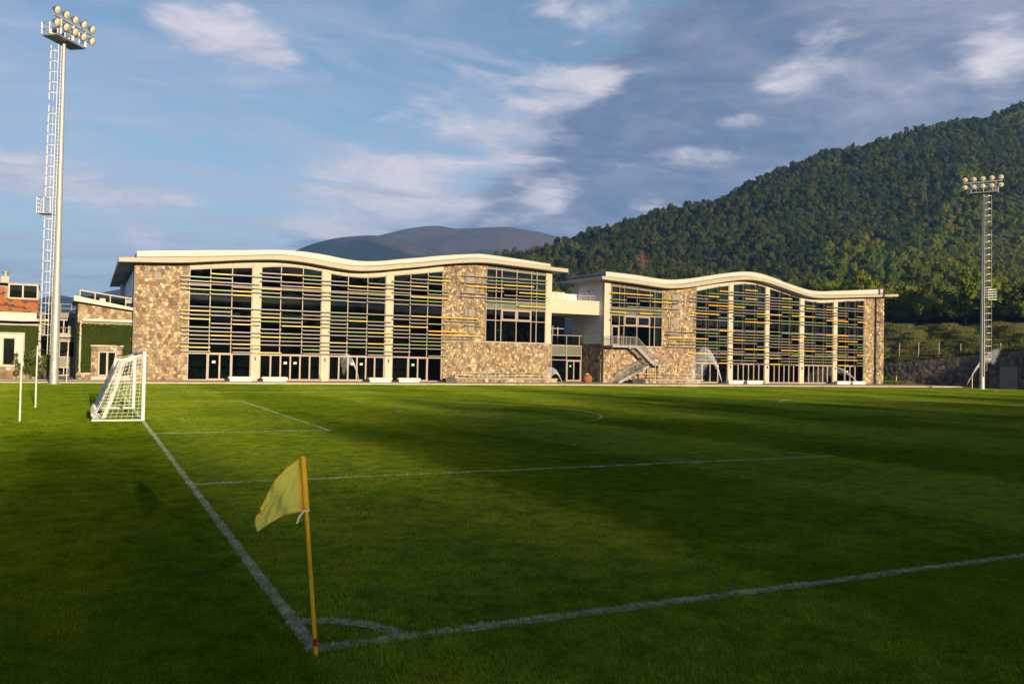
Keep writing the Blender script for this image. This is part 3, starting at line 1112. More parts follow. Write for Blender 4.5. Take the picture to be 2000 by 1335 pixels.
def pillar(root, a, b, low_b, lamp=True):
    n = 4
    t = [(u, low_b(u) + .012) for u, _ in strip_curve(low_b, a, b, n)]
    MB().strip(t, [(u, GZ) for u, _ in t], -.12, .35).build('pillar', 'cream', root)
    if lamp:
        wall_lamp(root, (a + b) / 2, 2.1)


SLATS_ONE = """2.64 g5.20:7.62 g9.44:11.21 y11.21:13.71 g15.63:19.90 g21.79:24.27 G27.95:30.13
2.99 y5.19:7.61 g9.43:11.87 G15.62:17.37 g17.37:19.89 G21.78:24.26 g24.26:26.12
3.34 g5.19:9.42 y9.42:11.86 g11.86:17.36 G17.36:18.08 g18.08:19.88 G19.88:21.77 g21.77:23.53 g24.25:30.09
3.69 g7.59:9.41 g17.35:18.07 y18.07:19.87 g19.87:21.76 y21.77:23.52 g23.52:24.24 G24.24:26.10 G27.92:29.68
4.04 g5.17:7.58 y7.58:9.40 g9.40:11.18 G11.18:11.85 y11.85:13.67 G13.68:15.59 g15.59:17.34 g19.87:21.76 y23.51:24.23 G26.10:27.91 g27.91:30.11
4.38 g5.16:33.16
4.73 G5.15:7.56 g7.57:9.38 g11.83:13.66 g15.58:17.32 G18.05:21.74 y21.74:24.22 g24.22:27.90 y27.90:33.91
5.08 g7.56:9.38 y9.38:11.15 g11.15:11.82 y13.65:17.31 G17.32:18.04 g18.04:23.48 g24.21:26.07 y27.89:32.15
5.43 y5.13:7.55 g9.37:11.14 G11.14:13.64 g13.64:15.56 g17.31:19.83 g21.72:24.20 y24.20:27.88
5.78 g5.12:11.13 y11.13:13.63 g13.63:19.82 y19.82:21.71 g21.72:24.19 g26.05:27.87 G27.87:30.14 G31.98:33.87
6.13 y5.11:7.53 g7.53:9.35 g11.79:13.62 g15.54:19.81 G19.81:21.71 g24.19:27.86 g29.72:33.71
6.48 G7.52:9.34 g9.34:17.27 G17.28:19.80 g19.81:26.03 y26.04:33.37
7.63 g7.49:9.31 y9.31:11.09 G11.76:13.58 g13.59:19.77 g21.67:23.43 g26.01:29.58
7.98 G5.07:9.30 y9.30:11.08 g11.08:13.57 g15.50:17.96 G17.97:19.77 g19.77:26.00 G26.00:29.61 y37.93:41.50
8.33 g5.06:7.47 g9.29:11.07 G11.07:11.74 y11.74:13.57 g13.57:17.23 G17.24:17.96 g17.96:19.76 G19.76:23.41 y23.41:24.13 y26.00:30.20 G34.31:37.92
8.68 g5.05:11.72 g13.56:15.48 y15.48:17.23 g19.75:23.40 g24.13:25.98 g27.81:30.15 g31.46:41.40
9.03 G5.04:9.27 g11.72:19.73 y19.75:23.39 g23.40:27.79 G27.80:30.18 g31.45:34.32 g36.20:37.87 G37.87:41.48
9.38 y7.45:9.27 g9.27:13.54 g15.46:19.73 g21.63:23.38 G23.39:25.97 y25.97:27.79 g34.32:36.19 y37.94:41.40
9.72 g11.70:13.53 y13.53:15.45 G15.45:17.20 g24.10:29.52 y32.01:36.17 g36.18:41.39
10.07 g25.95:27.77 y27.77:30.24 g31.46:36.17 y36.17:39.71
10.42 G27.77:30.23 G34.29:36.16 g36.16:41.38
10.77 g31.48:37.79 G37.87:41.44"""
SLATS_TWO = """2.52 y65.12:66.71 g66.71:69.08 g71.03:73.34 y73.34:75.15 G75.15:78.34 y85.25:87.14 g88.69:90.82
2.87 g61.51:63.26 g65.34:71.02 g75.14:81.10 G81.10:84.29 G88.74:90.81
3.22 g63.31:65.16 G65.16:66.69 G69.07:71.07 g71.07:72.63 y72.63:75.13 g75.13:84.76 y84.76:88.86 g88.86:90.81
3.57 y60.84:63.47 g63.47:66.46 G66.57:69.12 g69.12:71.07 G71.07:75.13 G76.74:83.26 g83.26:88.67
3.92 g63.30:69.11 g72.61:76.96 G76.96:79.34 g80.96:83.08 G83.08:87.06 y88.79:91.11
4.26 g57.44:65.02 g66.56:69.05 y69.05:72.49 y75.11:81.07 g81.07:83.01 y83.01:84.38 g85.16:90.79
4.61 G57.57:66.49 g71.05:83.06 g84.44:88.90 G88.90:90.78
4.96 g59.07:71.04 g73.33:82.94 y82.94:87.10 g88.77:90.78
5.31 y57.42:63.38 g65.01:66.54 G66.54:67.46 y67.46:69.08 G69.09:71.09 g71.09:73.28 G73.29:76.88 g78.52:80.99 g82.99:85.33 G87.03:90.77
5.66 g57.37:59.42 g63.32:76.92 y76.93:78.45 G79.20:85.32 y85.32:88.88
6.01 g57.36:59.41 G59.41:65.05 g67.33:70.96 G70.96:75.14 g76.81:78.62 y78.62:79.36 g79.36:90.75
6.36 g61.44:64.98 y64.99:67.49 g67.50:72.39 G75.08:80.92 g80.92:82.91 y82.92:87.07 g87.08:88.62 G88.62:90.75
7.55 g61.47:66.49 G67.30:69.10 y69.10:73.40 G75.05:76.84 g78.48:81.01 G81.02:82.78 g82.78:84.27 G87.00:90.73
7.90 y49.63:51.62 y53.39:55.23 g55.23:56.88 g60.86:63.33 G64.96:67.47 G69.10:71.05 g72.55:76.77 G76.78:81.01 g81.01:83.01 G84.44:86.86 g86.87:88.78
8.25 G49.63:51.61 g51.61:55.22 G55.31:57.05 y60.86:65.06 g67.29:69.09 G70.98:73.23 y83.00:87.04 y88.84:90.85
8.60 G51.64:53.33 g53.33:59.27 g61.61:71.03 y71.03:75.20 y76.88:80.99 G81.00:84.37 g87.04:90.71
8.95 g49.61:53.40 G61.61:63.37 g64.94:72.46 G75.14:78.39 g80.99:86.97 G88.58:90.20
9.29 G49.61:51.59 g53.40:55.20 y55.20:57.91 g57.92:59.26 y63.36:69.06 g71.02:86.95
9.64 g51.62:55.19 G55.19:59.34 g60.72:67.43 G67.43:70.89 g70.89:75.23 y75.24:76.91 y79.30:80.98 G80.98:82.98 y82.98:84.29 g85.25:90.69
9.99 y49.55:55.22 g60.82:63.35 G64.92:66.45 g66.45:79.23 G79.24:80.97 g82.97:85.00 G85.01:86.83 g86.83:90.82
10.34 g61.58:63.34 y63.34:65.02 y69.05:71.06 g72.49:75.17 G75.17:78.31 y88.80:90.94
10.69 G63.34:64.96 g64.96:75.21 y75.22:76.89
11.04 y65.01:66.66 g66.66:70.86 G70.87:73.34
11.39 y69.03:71.10"""

# roof lines read along each front
LB1 = interp([(0.15, 9.83), (4.99, 10.10), (7.67, 10.40), (10.23, 10.70), (13.2, 10.92), (15.63, 10.84), (17.4, 10.65), (19.4, 10.45), (20.8, 10.44), (22.7, 10.63), (24.5, 10.91), (26.6, 11.22), (29.24, 11.66), (31.7, 11.98), (33.8, 12.12), (38.4, 11.96), (43.41, 11.76)])
LT1 = interp([(0.15, 10.19), (3.33, 10.40), (8.7, 10.86), (11.1, 11.12), (13.5, 11.33), (15.6, 11.24), (17.4, 11.05), (19.2, 10.86), (21.0, 10.84), (22.7, 11.01), (24.5, 11.28), (26.6, 11.57), (29.8, 12.07), (33.0, 12.47), (37.8, 12.35), (43.41, 12.14)])
UT1 = interp([(1.57, 10.80), (4.0, 11.02), (6.9, 11.28), (10.35, 11.56), (12.6, 11.76), (14.1, 11.84), (15.8, 11.82), (17.56, 11.68), (19.2, 11.47), (20.9, 11.37), (22.9, 11.53), (24.7, 11.82), (26.8, 12.14), (29.5, 12.56), (32.7, 12.95), (33.6, 13.01), (37.6, 12.82), (41.64, 12.56)])
WT1 = interp([(5.82, 9.67), (7.5, 9.87), (9.3, 10.04), (11.1, 10.19), (11.9, 10.28), (13.6, 10.46), (15.5, 10.46), (17.3, 10.29), (18.1, 10.14), (19.8, 9.97), (21.7, 9.96), (23.5, 10.19), (24.3, 10.31), (26.0, 10.55), (27.8, 10.80), (29.6, 11.07)])
LB2 = interp([(47.73, 11.35), (52.1, 11.12), (56.0, 10.88), (57.2, 10.87), (59.7, 11.12), (62.35, 11.59), (65.5, 12.15), (68.4, 12.53), (70.5, 12.55), (72.9, 12.25), (75.45, 11.74), (79.0, 11.10), (81.3, 11.0), (86.4, 11.32), (95.87, 11.95)])
LT2 = interp([(47.73, 11.67), (52.1, 11.52), (56.0, 11.27), (57.2, 11.25), (59.7, 11.50), (62.34, 11.98), (65.5, 12.54), (68.4, 12.92), (70.5, 12.95), (72.9, 12.67), (75.4, 12.18), (79.0, 11.47), (81.9, 11.34), (86.4, 11.62), (95.87, 12.26)])
UT2 = interp([(48.7, 12.25), (52.6, 12.12), (57.0, 11.88), (59.9, 12.13), (62.9, 12.64), (66.1, 13.21), (68.8, 13.55), (70.8, 13.56), (73.5, 13.16), (76.2, 12.54), (80.5, 11.90), (85.3, 12.16), (93.66, 12.85)])
WT2 = interp([(61.89, 10.88), (63.4, 11.20), (65.2, 11.56), (66.8, 11.80), (67.7, 11.97), (69.1, 12.12), (71.1, 12.18), (72.7, 12.01), (73.6, 11.80), (75.2, 11.52), (76.9, 11.21), (78.7, 10.94), (79.6, 10.69), (81.0, 10.56), (83.0, 10.52), (84.7, 10.68), (85.6, 10.77), (87.2, 10.94), (88.9, 11.05), (90.6, 11.19)])


def upper_window(root, us, z0, zt, door_first=False, low_b=None):
    """gym window: rows of panes with a spandrel band and a hopper row"""
    w = .085
    fr = MB()
    zs = [z0, 6.45, 7.60]
    for i, u in enumerate(us):
        a = u if i == 0 else (u - w if i == len(us) - 1 else u - w / 2)
        fr.box(a, a + w, -.05, .10, z0, low_b(u) + .01)
    rows = zs + [8.45]
    for z in rows:
        fr.box(us[0] + .002, us[-1] - .002, -.04, .09, z - .04, z + .04)
    n = 8
    c = [(us[0] + .003 + (us[-1] - us[0] - .006) * i / n) for i in range(n + 1)]
    fr.strip([(u, zt(u) + .04) for u in c], [(u, zt(u) - .04) for u in c], -.04, .09)
    f = fr.build('window', 'frame_mauve', root)
    for k, (a, b) in enumerate(zip(us, us[1:])):
        a2, b2 = a + w / 2, b - w / 2
        if not (door_first and k == 0):
            pane(f, a2, b2, z0 + .04, 6.41)
        if k in (2, 3):                       # hopper windows with a thick frame of their own
            h = MB()
            t = .13
            za, zb = 6.49, 7.56
            h.box(a2, a2 + t, -.09, .03, za, zb).box(b2 - t, b2, -.09, .03, za, zb).box(a2 + t, b2 - t, -.09, .03, za, za + t).box(a2 + t, b2 - t, -.09, .03, zb - t, zb)
            h.build('casement', 'frame_mauve', f)
            pane(f, a2 + t, b2 - t, za + t, zb - t, d=-.02)
        else:
            pane(f, a2, b2, 6.49, 7.56)
        MB().box(a2, b2, .02, .06, 7.64, 8.41).build('spandrel', 'spandrel', f)
        pane(f, a2, b2, 8.49, zt(a) - .05, zt(b) - .05)
        MB().prism([(a2, zt(a) + .04), (b2, zt(b) + .04), (b2, low_b(b) + .0), (a2, low_b(a) + .0)], .03, .07).build('spandrel', 'spandrel', f)
    return f


def blinds(root, spans, low_b):
    for a, b, z0, z1, d in spans:
        MB().box(a, b, d, d + .02, z0, z1).build('blind', 'blind', root)


def planter(root, u0, u1, seed, limit, zones):
    w = MB().box(u0, u1, -1.7, -.02, GZ - .02, .50).build('planter_wall', 'mortar', root)
    st = rubble(u0 + .05, u1 - .05, GZ + .01, .50, .30, seed)
    zones.append((w, st, -1.71, None, .25))
    MB().box(u0 - .04, u1 + .08, -1.82, -.03, .502, .565).build('coping', 'concrete', w)


def hall_one():
    root = empty('sports_hall', FAC, TH, 'nearer wavy-roofed stone and glass hall, with four tall window bays, behind the goal', 'hall', 'wavy-roofed halls beside the pitch')
    D = 22.0
    a, b = 1.5, 42.2
    zones = []
    # walls in rubble stone
    wl = MB().strip([(u, LB1(u) + .018) for u in (1.5, 2.9, 4.4, 5.8)], [(u, GZ - .1) for u in (1.5, 2.9, 4.4, 5.8)], 0.0, .4).build('stone_wall', 'mortar', root)
    zones.append((wl, rubble(1.5, 5.8, GZ, lambda u: LB1(u) - .02, .28, 1), 0.0, None, 1.5))
    us = [29.62 + (34.33 - 29.62) * i / 8 for i in range(9)]
    wm = MB().strip([(u, LB1(u) + .018) for u in us], [(u, 4.2) for u in us], 0.0, .4).build('stone_wall', 'mortar', root)
    zones.append((wm, rubble(29.65, 34.33, 4.2, lambda u: LB1(u) - .02, .28, 2), 0.0, None, .8))
    wb = MB().box(29.62, b, 0.0, .4, GZ - .1, 4.198).build('stone_wall', 'mortar', root)
    zones.append((wb, rubble(29.65, b, GZ, 4.2, .28, 3), 0.0, None, .8))
    MB().box(29.62, b + .02, -.12, .2, 4.17, 4.23).build('ledge', 'concrete', root)
    # glazing
    head = [5.8, 7.56, 9.38, 11.14]
    bays = [[5.8, 7.56, 9.38, 11.14], [11.86, 13.65, 15.64, 17.42], [18.17, 19.91, 21.81, 23.65], [24.37, 26.16, 27.99, 29.6]]
    for us in bays:
        tall_window(root, us, WT1, False)
        head_trim(root, WT1, LB1, us)
    for p in ((11.14, 11.86), (17.42, 18.17), (23.65, 24.37)):
        pillar(root, p[0] + .004, p[1] - .004, LB1)
    zt = Z_T[0] - .034
    ground_glass(root, 5.80, 7.46, zt); glazed_door(root, 7.47, 9.47, zt, 2, [(0, 'paper', 1.75)]); ground_glass(root, 9.48, 11.13, zt)
    glazed_door(root, 11.87, 17.41, zt, 6, [(2, 'paper', 1.75), (3, 'paper_green', 1.75)], 'folding_door')
    glazed_door(root, 18.18, 23.64, zt, 6, [(2, 'paper', 1.75), (3, 'paper_green', 1.75)], 'folding_door')
    ground_glass(root, 24.38, 26.05, zt); glazed_door(root, 26.06, 28.06, zt, 2, [(0, 'paper_green', 1.75)]); ground_glass(root, 28.07, 29.6, zt)
    # gym window and white corner
    gu = [34.37, 35.53, 36.17, 37.95, 39.70, 40.34, 41.50]
    upper_window(root, gu, 4.24, lambda u: LB1(u) - .42, False, LB1)
    MB().strip([(41.51, LB1(41.5) + .012), (b, LB1(b) + .012)], [(41.51, 4.232), (b, 4.232)], -.03, .9).build('corner_pillar', 'cream', root)
    blinds(root, [(34.5, 35.4, 8.6, 11.2, .3), (36.25, 37.85, 9.6, 11.1, .3), (38.1, 39.6, 9.7, 11.1, .3), (39.8, 41.4, 9.2, 11.0, .35)], LB1)
    # body behind the front
    MB().box(a, a + .35, .42, D, GZ - .1, 9.55).build('side_wall', 'panel_white', root)
    MB().box(a - .05, a - .004, .02, .9, GZ, 9.80).build('corner_trim', 'dark_metal', root)
    MB().box(b - .35, b, .91, 8.0, GZ - .1, 11.6).build('side_wall', 'panel_white', root)
    MB().box(b - .35, b, 8.01, D, GZ - .1, 8.0).build('side_wall', 'panel_white', root)
    MB().box(a + .36, b - .36, D - .4, D, GZ - .1, 9.6).build('back_wall', 'panel_white', root)
    # what shows through the glass
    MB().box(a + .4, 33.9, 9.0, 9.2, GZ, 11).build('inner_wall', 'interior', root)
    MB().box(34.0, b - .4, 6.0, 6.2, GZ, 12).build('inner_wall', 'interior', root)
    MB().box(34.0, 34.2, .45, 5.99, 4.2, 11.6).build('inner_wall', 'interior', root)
    MB().box(a + .4, 33.9, .5, 8.99, GZ - .05, GZ + .01).build('inner_floor', 'interior_floor', root)
    MB().box(34.21, b - .4, .45, 5.99, 4.05, 4.2).build('inner_floor', 'interior_floor', root)
    g = MB().box(a + .4, 33.9, 4.5, 8.98, 5.35, 5.6).build('gallery', 'interior', root)
    MB().box(8.2, 23.0, 4.38, 4.46, 5.62, 6.35).build('balustrade', 'interior_pale', g)
    for u in (7.5, 13.5, 19.5, 25.5):
        MB().bar((u, .6, 9.0), (u + 3.4, 8.8, 9.35), .16, .3).build('roof_beam', 'wood', root)
    slats(root, SLATS_ONE, None)
    # hangers of the short slat screens on the stone
    for u, z0, z1 in ((30.4, 4.95, 7.65), (32.25, 4.95, 7.65), (33.2, 4.95, 7.65), (30.9, 8.9, 11.5), (32.0, 8.9, 11.2), (33.0, 8.9, 11.3)):
        MB().box(u - .02, u + .02, -.438, -.40, z0, z1).build('hanger', 'dark_metal', root)
    for u0, u1, z0, z1 in ((31.9, 33.0, 9.95, 11.1), (31.9, 33.0, 9.0, 9.7), (32.0, 33.1, 6.75, 7.45), (32.0, 33.1, 5.2, 6.1)):
        MB().box(u0, u1, -.14, -.09, z0, z1).build('grey_board', 'grey_board', root)
    MB().box(2.98, 3.55, -.14, -.09, 8.6, 9.25).build('vent_panel', 'grey_board', root)
    l = MB().box(2.55, 2.75, -.28, -.10, 2.98, 3.10).box(2.60, 2.70, -.42, -.282, 2.90, 3.02)
    l.build('flood_lamp', 'pole_white', root)
    rf = roof(root, LT1, LB1, UT1, .15, 43.41, 1.55, 41.64, D + 8)
    # the left flank is not square to the front: it runs a little inwards
    for o in [rf] + list(rf.children) + [c for c in root.children if c.name.startswith('side_wall')]:
        for v in o.data.vertices:
            if v.co.y > .42:
                v.co.x += .04 * v.co.y * max(0.0, 1 - v.co.x / 30)
    planter(root, 30.3, 42.0, 41, 60, zones)
    stonework(root, zones, 300)
    return root


def hall_two():
    root = empty('sports_hall', FAC, TH, 'farther wavy-roofed stone and glass hall, with five tall window bays, below the wooded hill', 'hall', 'wavy-roofed halls beside the pitch')
    D = 6.5
    a, b = 48.96, 94.62
    zones = []
    us = [57.02 + (61.85 - 57.02) * i / 8 for i in range(9)]
    wm = MB().strip([(u, LB2(u) + .018) for u in us], [(u, 4.2) for u in us], 0.0, .4).build('stone_wall', 'mortar', root)
    zones.append((wm, rubble(57.02, 61.85, 4.2, lambda u: LB2(u) - .02, .29, 12), 0.0, None, 1.0))
    wb = MB().box(a, 61.85, 0.0, .4, GZ - .1, 4.198).build('stone_wall', 'mortar', root)
    zones.append((wb, rubble(a, 61.85, GZ, 4.2, .29, 13), 0.0, None, 1.0))
    us = [90.72 + (b - 90.72) * i / 6 for i in range(7)]
    wr = MB().strip([(u, LB2(u) + .018) for u in us], [(u, GZ - .1) for u in us], 0.0, .4).build('stone_wall', 'mortar', root)
    zones.append((wr, rubble(90.72, b, GZ, lambda u: LB2(u) - .02, .29, 14), 0.0, None, .7))
    MB().box(a + .01, 57.0, -.10, .2, 4.17, 4.23).build('ledge', 'concrete', root)
    bays = [[61.87, 63.47, 65.21, 66.92], [67.61, 69.24, 71.19, 72.90], [73.55, 75.30, 77.04, 78.80], [79.54, 81.16, 83.16, 84.84], [85.56, 87.21, 88.95, 90.70]]
    for us in bays:
        tall_window(root, us, WT2, True)
        head_trim(root, WT2, LB2, us)
    for p in ((66.92, 67.61), (72.90, 73.55), (78.80, 79.54), (84.84, 85.56)):
        pillar(root, p[0] + .004, p[1] - .004, LB2)
    zt = Z_T[0] - .034
    ground_glass(root, 61.87, 62.95, zt); glazed_door(root, 62.96, 65.4, zt, 2); ground_glass(root, 65.41, 66.91, zt)
    for u0, u1 in ((67.62, 72.89), (73.56, 78.79), (79.55, 84.83)):
        glazed_door(root, u0, u1, zt, 6, [], 'folding_door')
    ground_glass(root, 85.57, 87.1, zt); glazed_door(root, 87.11, 89.05, zt, 2, [(0, 'paper_green', 1.75)]); ground_glass(root, 89.06, 90.7, zt)
    gu = [49.86, 50.98, 51.63, 53.42, 55.21, 55.88, 57.0]
    f = upper_window(root, gu, 4.24, lambda u: LB2(u) - .42, True, LB2)
    dd = MB()
    dd.box(49.96, 50.08, -.08, .06, 4.25, 6.40).box(50.82, 50.93, -.08, .06, 4.25, 6.40).box(50.082, 50.818, -.08, .06, 6.27, 6.40).box(50.082, 50.818, -.08, .06, 4.25, 4.42)
    dr = dd.build('door', 'frame_mauve', root)
    pane(dr, 50.08, 50.82, 4.42, 6.27, d=-.02)
    MB().box(50.76, 50.80, -.15, -.10, 5.1, 5.4).build('handle', 'steel', dr)
    MB().strip([(a, LB2(a) + .012), (49.79, LB2(49.79) + .012)], [(a, 4.232), (49.79, 4.232)], -.03, .5).build('corner_pillar', 'cream', root)
    MB().box(49.60, 49.74, -.20, -.04, 6.95, 7.1).build('camera_dome', 'dark_metal', root)
    blinds(root, [(49.95, 50.9, 9.0, 10.6, .3), (51.7, 53.3, 9.6, 10.5, .3), (55.98, 56.9, 4.4, 6.4, .3), (55.98, 56.9, 6.5, 7.5, .3), (55.9, 56.9, 8.5, 10.3, .3)], LB2)
    # side wall in white panels over stone, away from the sun
    s = MB().box(a, a + .3, .502, D, 4.40, 11.3).build('side_wall', 'panel_white', root)
    for z in (5.6, 6.8, 8.0, 9.2, 10.4):
        MB().box(a - .004, a + .02, .51, D - .01, z - .012, z + .012).build('joint', 'panel_joint', s)
    for y in (2.0, 4.2):
        MB().box(a - .004, a + .02, y - .012, y + .012, 4.41, 11.28).build('joint', 'panel_joint', s)
    MB().box(a - .14, a - .006, 2.9, 3.1, 10.2, 10.4).build('wall_lamp', 'dark_metal', s)
    ww = MB().box(a + .02, a + .3, .402, D, GZ - .1, 4.398).build('stone_wall', 'mortar', root)
    st = rubble(.42, D - .02, GZ, 4.38, .42, 15)
    zones.append((ww, st, .02, a, .35))
    MB().box(a + .31, b, D - .3, D, GZ - .1, 10.9).build('back_wall', 'panel_white', root)
    MB().box(b - .3, b, .41, D - .31, GZ - .1, 11.8).build('side_wall', 'panel_white', root)
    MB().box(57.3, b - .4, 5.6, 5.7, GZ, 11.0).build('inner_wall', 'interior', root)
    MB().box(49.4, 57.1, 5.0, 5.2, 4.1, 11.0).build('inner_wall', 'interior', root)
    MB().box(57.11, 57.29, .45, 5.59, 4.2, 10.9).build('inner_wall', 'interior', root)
    MB().box(57.3, b - .4, .5, 5.59, GZ - .05, GZ + .01).build('inner_floor', 'interior_floor', root)
    MB().box(49.4, 57.1, .45, 4.99, 4.05, 4.2).build('inner_floor', 'interior_floor', root)
    slats(root, SLATS_TWO, None)
    for u, z0, z1 in ((57.85, 4.9, 7.6), (59.5, 4.9, 6.9), (58.0, 8.9, 10.3), (59.8, 8.9, 10.3)):
        MB().box(u - .02, u + .02, -.438, -.40, z0, z1).build('hanger', 'dark_metal', root)
    for u in (50.98, 51.63, 53.42, 55.21, 55.88):
        MB().box(u - .02, u + .02, -.438, -.40, 7.7, LB2(u) - .3).build('hanger', 'dark_metal', root)
    for u0, u1, z0, z1 in ((58.3, 59.5, 9.5, 10.3), (58.3, 59.5, 8.3, 9.0), (58.1, 59.3, 6.85, 7.45), (58.1, 59.3, 5.2, 5.8)):
        MB().box(u0, u1, -.14, -.09, z0, z1).build('grey_board', 'grey_board', root)
    roof(root, LT2, LB2, UT2, 47.73, 95.87, 48.7, 93.66, D + .6)
    planter(root, 53.4, 61.7, 42, 60, zones)
    stonework(root, zones, 300)
    return root


HALL1 = hall_one()
HALL2 = hall_two()


def link_block():
    root = empty('link_building', FAC, TH, 'white overhanging terrace block and glazed entrance joining the two halls', 'building')
    mb = MB().box(42.21, 48.94, .9, 6.3, 7.56, 9.10)
    mb.build('terrace_block', 'cream', root)
    MB().box(42.4, 46.9, 5.0, 6.2, 9.102, 10.2).build('parapet', 'white_render', root)
    MB().box(46.92, 48.9, 5.4, 6.2, 9.102, 10.1).build('parapet', 'panel_white', root)
    r = MB()
    for u in (43.6, 45.1, 46.6, 48.1):
        r.bar((u, 1.5, 9.1), (u, 1.5, 9.66), .05)
    r.bar((43.4, 1.5, 9.66), (48.8, 1.5, 9.66), .06).bar((43.4, 1.5, 9.38), (48.8, 1.5, 9.38), .04)
    r.build('railing', 'steel', root)
    # deep glazed recess above the entrance
    d = 8.0
    fr = MB()
    for u in (42.25, 44.2, 46.0, 47.2, 48.8):
        fr.box(u, u + .09, d, d + .12, 4.25, 7.9)
    for z in (4.25, 6.2, 7.55):
        fr.box(42.35, 48.8, d - .01, d + .1, z - .05, z + .05)
    f = fr.build('window', 'frame_mauve', root)
    for p, q in ((42.34, 44.2), (44.29, 46.0), (46.09, 47.2), (47.29, 48.8)):
        pane(f, p, q, 4.31, 6.15, d=d + .02); pane(f, p, q, 6.26, 7.49, d=d + .02)
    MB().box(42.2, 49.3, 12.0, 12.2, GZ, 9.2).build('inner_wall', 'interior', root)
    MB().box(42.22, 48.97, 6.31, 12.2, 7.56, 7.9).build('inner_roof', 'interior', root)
    MB().box(42.21, 48.94, 4.3, 12.0, 4.02, 4.2).build('terrace_floor', 'concrete', root)
    # railing of the entrance balcony: posts, rail and glass
    r = MB()
    for u in (42.3, 44.8, 46.75, 48.45, 48.88):
        r.bar((u, 4.16, 4.1), (u, 4.16, 5.30), .07)
    r.bar((42.25, 4.16, 5.30), (48.93, 4.16, 5.30), .07)
    rl = r.build('railing', 'frame_mauve', root)
    for p, q in ((42.35, 44.75), (44.85, 46.7), (46.8, 48.4)):
        pane(rl, p, q, 4.3, 5.2, d=4.15)
    for u in (45.4, 47.0):
        MB().bar((u, 6.5, 4.2), (u, 6.5, 6.3), .08).build('post', 'cream', root)
    # entrance screen
    d = 4.1
    fr = MB()
    us = [42.25, 44.72, 46.70, 48.66, 48.94]
    for u in us[:-1]:
        fr.box(u, u + .09, d - .05, d + .07, GZ, 4.2)
    fr.box(48.85, 48.94, d - .05, d + .07, GZ, 4.2)
    for z in (2.52, 3.02, 4.12):
        fr.box(42.34, 48.85, d - .045, d + .06, z - .04, z + .04)
    f = fr.build('window', 'frame_mauve', root)
    for i in range(3):
        p, q = us[i] + .09, us[i + 1]
        if i != 2:
            pane(f, p, q, GZ + .05, 2.48, d=d + .01)
        pane(f, p, q, 2.56, 2.98, d=d + .01)
        MB().box(p, q, d + .0, d + .04, 3.06, 4.08).build('spandrel', 'spandrel', f)
    glazed_door(root, 46.80, 48.65, 2.47, 2, [(0, 'exit_green', 1.85)], 'door', d)
    MB().box(42.25, 48.9, 10.0, 10.1, GZ, 4.0).build('inner_wall', 'interior', root)
    return root


link_block()
# ------------------------------------------------------------------ older buildings at the far left
def leaf_cover(name, root, rects, n_per_m2, size, d, seed, mat='ivy_leaf', bulge=.18):
    rg = np.random.default_rng(seed)
    mb = MB()
    for u0, u1, z0, z1 in rects:
        n = int((u1 - u0) * (z1 - z0) * n_per_m2)
        for _ in range(n):
            u, z = rg.uniform(u0, u1), rg.uniform(z0, z1)
            y = d - rg.uniform(0.02, bulge) * (0.6 + 0.4 * math.sin(u * 3 + z * 2.1))
            s = size * rg.uniform(.6, 1.3)
            nrm = Vector((rg.normal(0, .55), -1, rg.normal(.35, .45))).normalized()
            t = nrm.cross(Vector((rg.normal(), .2, rg.normal()))).normalized()
            b = nrm.cross(t)
            c = Vector((u, y, z))
            mb.add([c - t * s * .5, c - b * s * .42, c + t * s * .5, c + b * s * .42], [(0, 1, 2, 3)])
    return tag(mb.build(name, mat, root, recalc=False), kind='stuff')


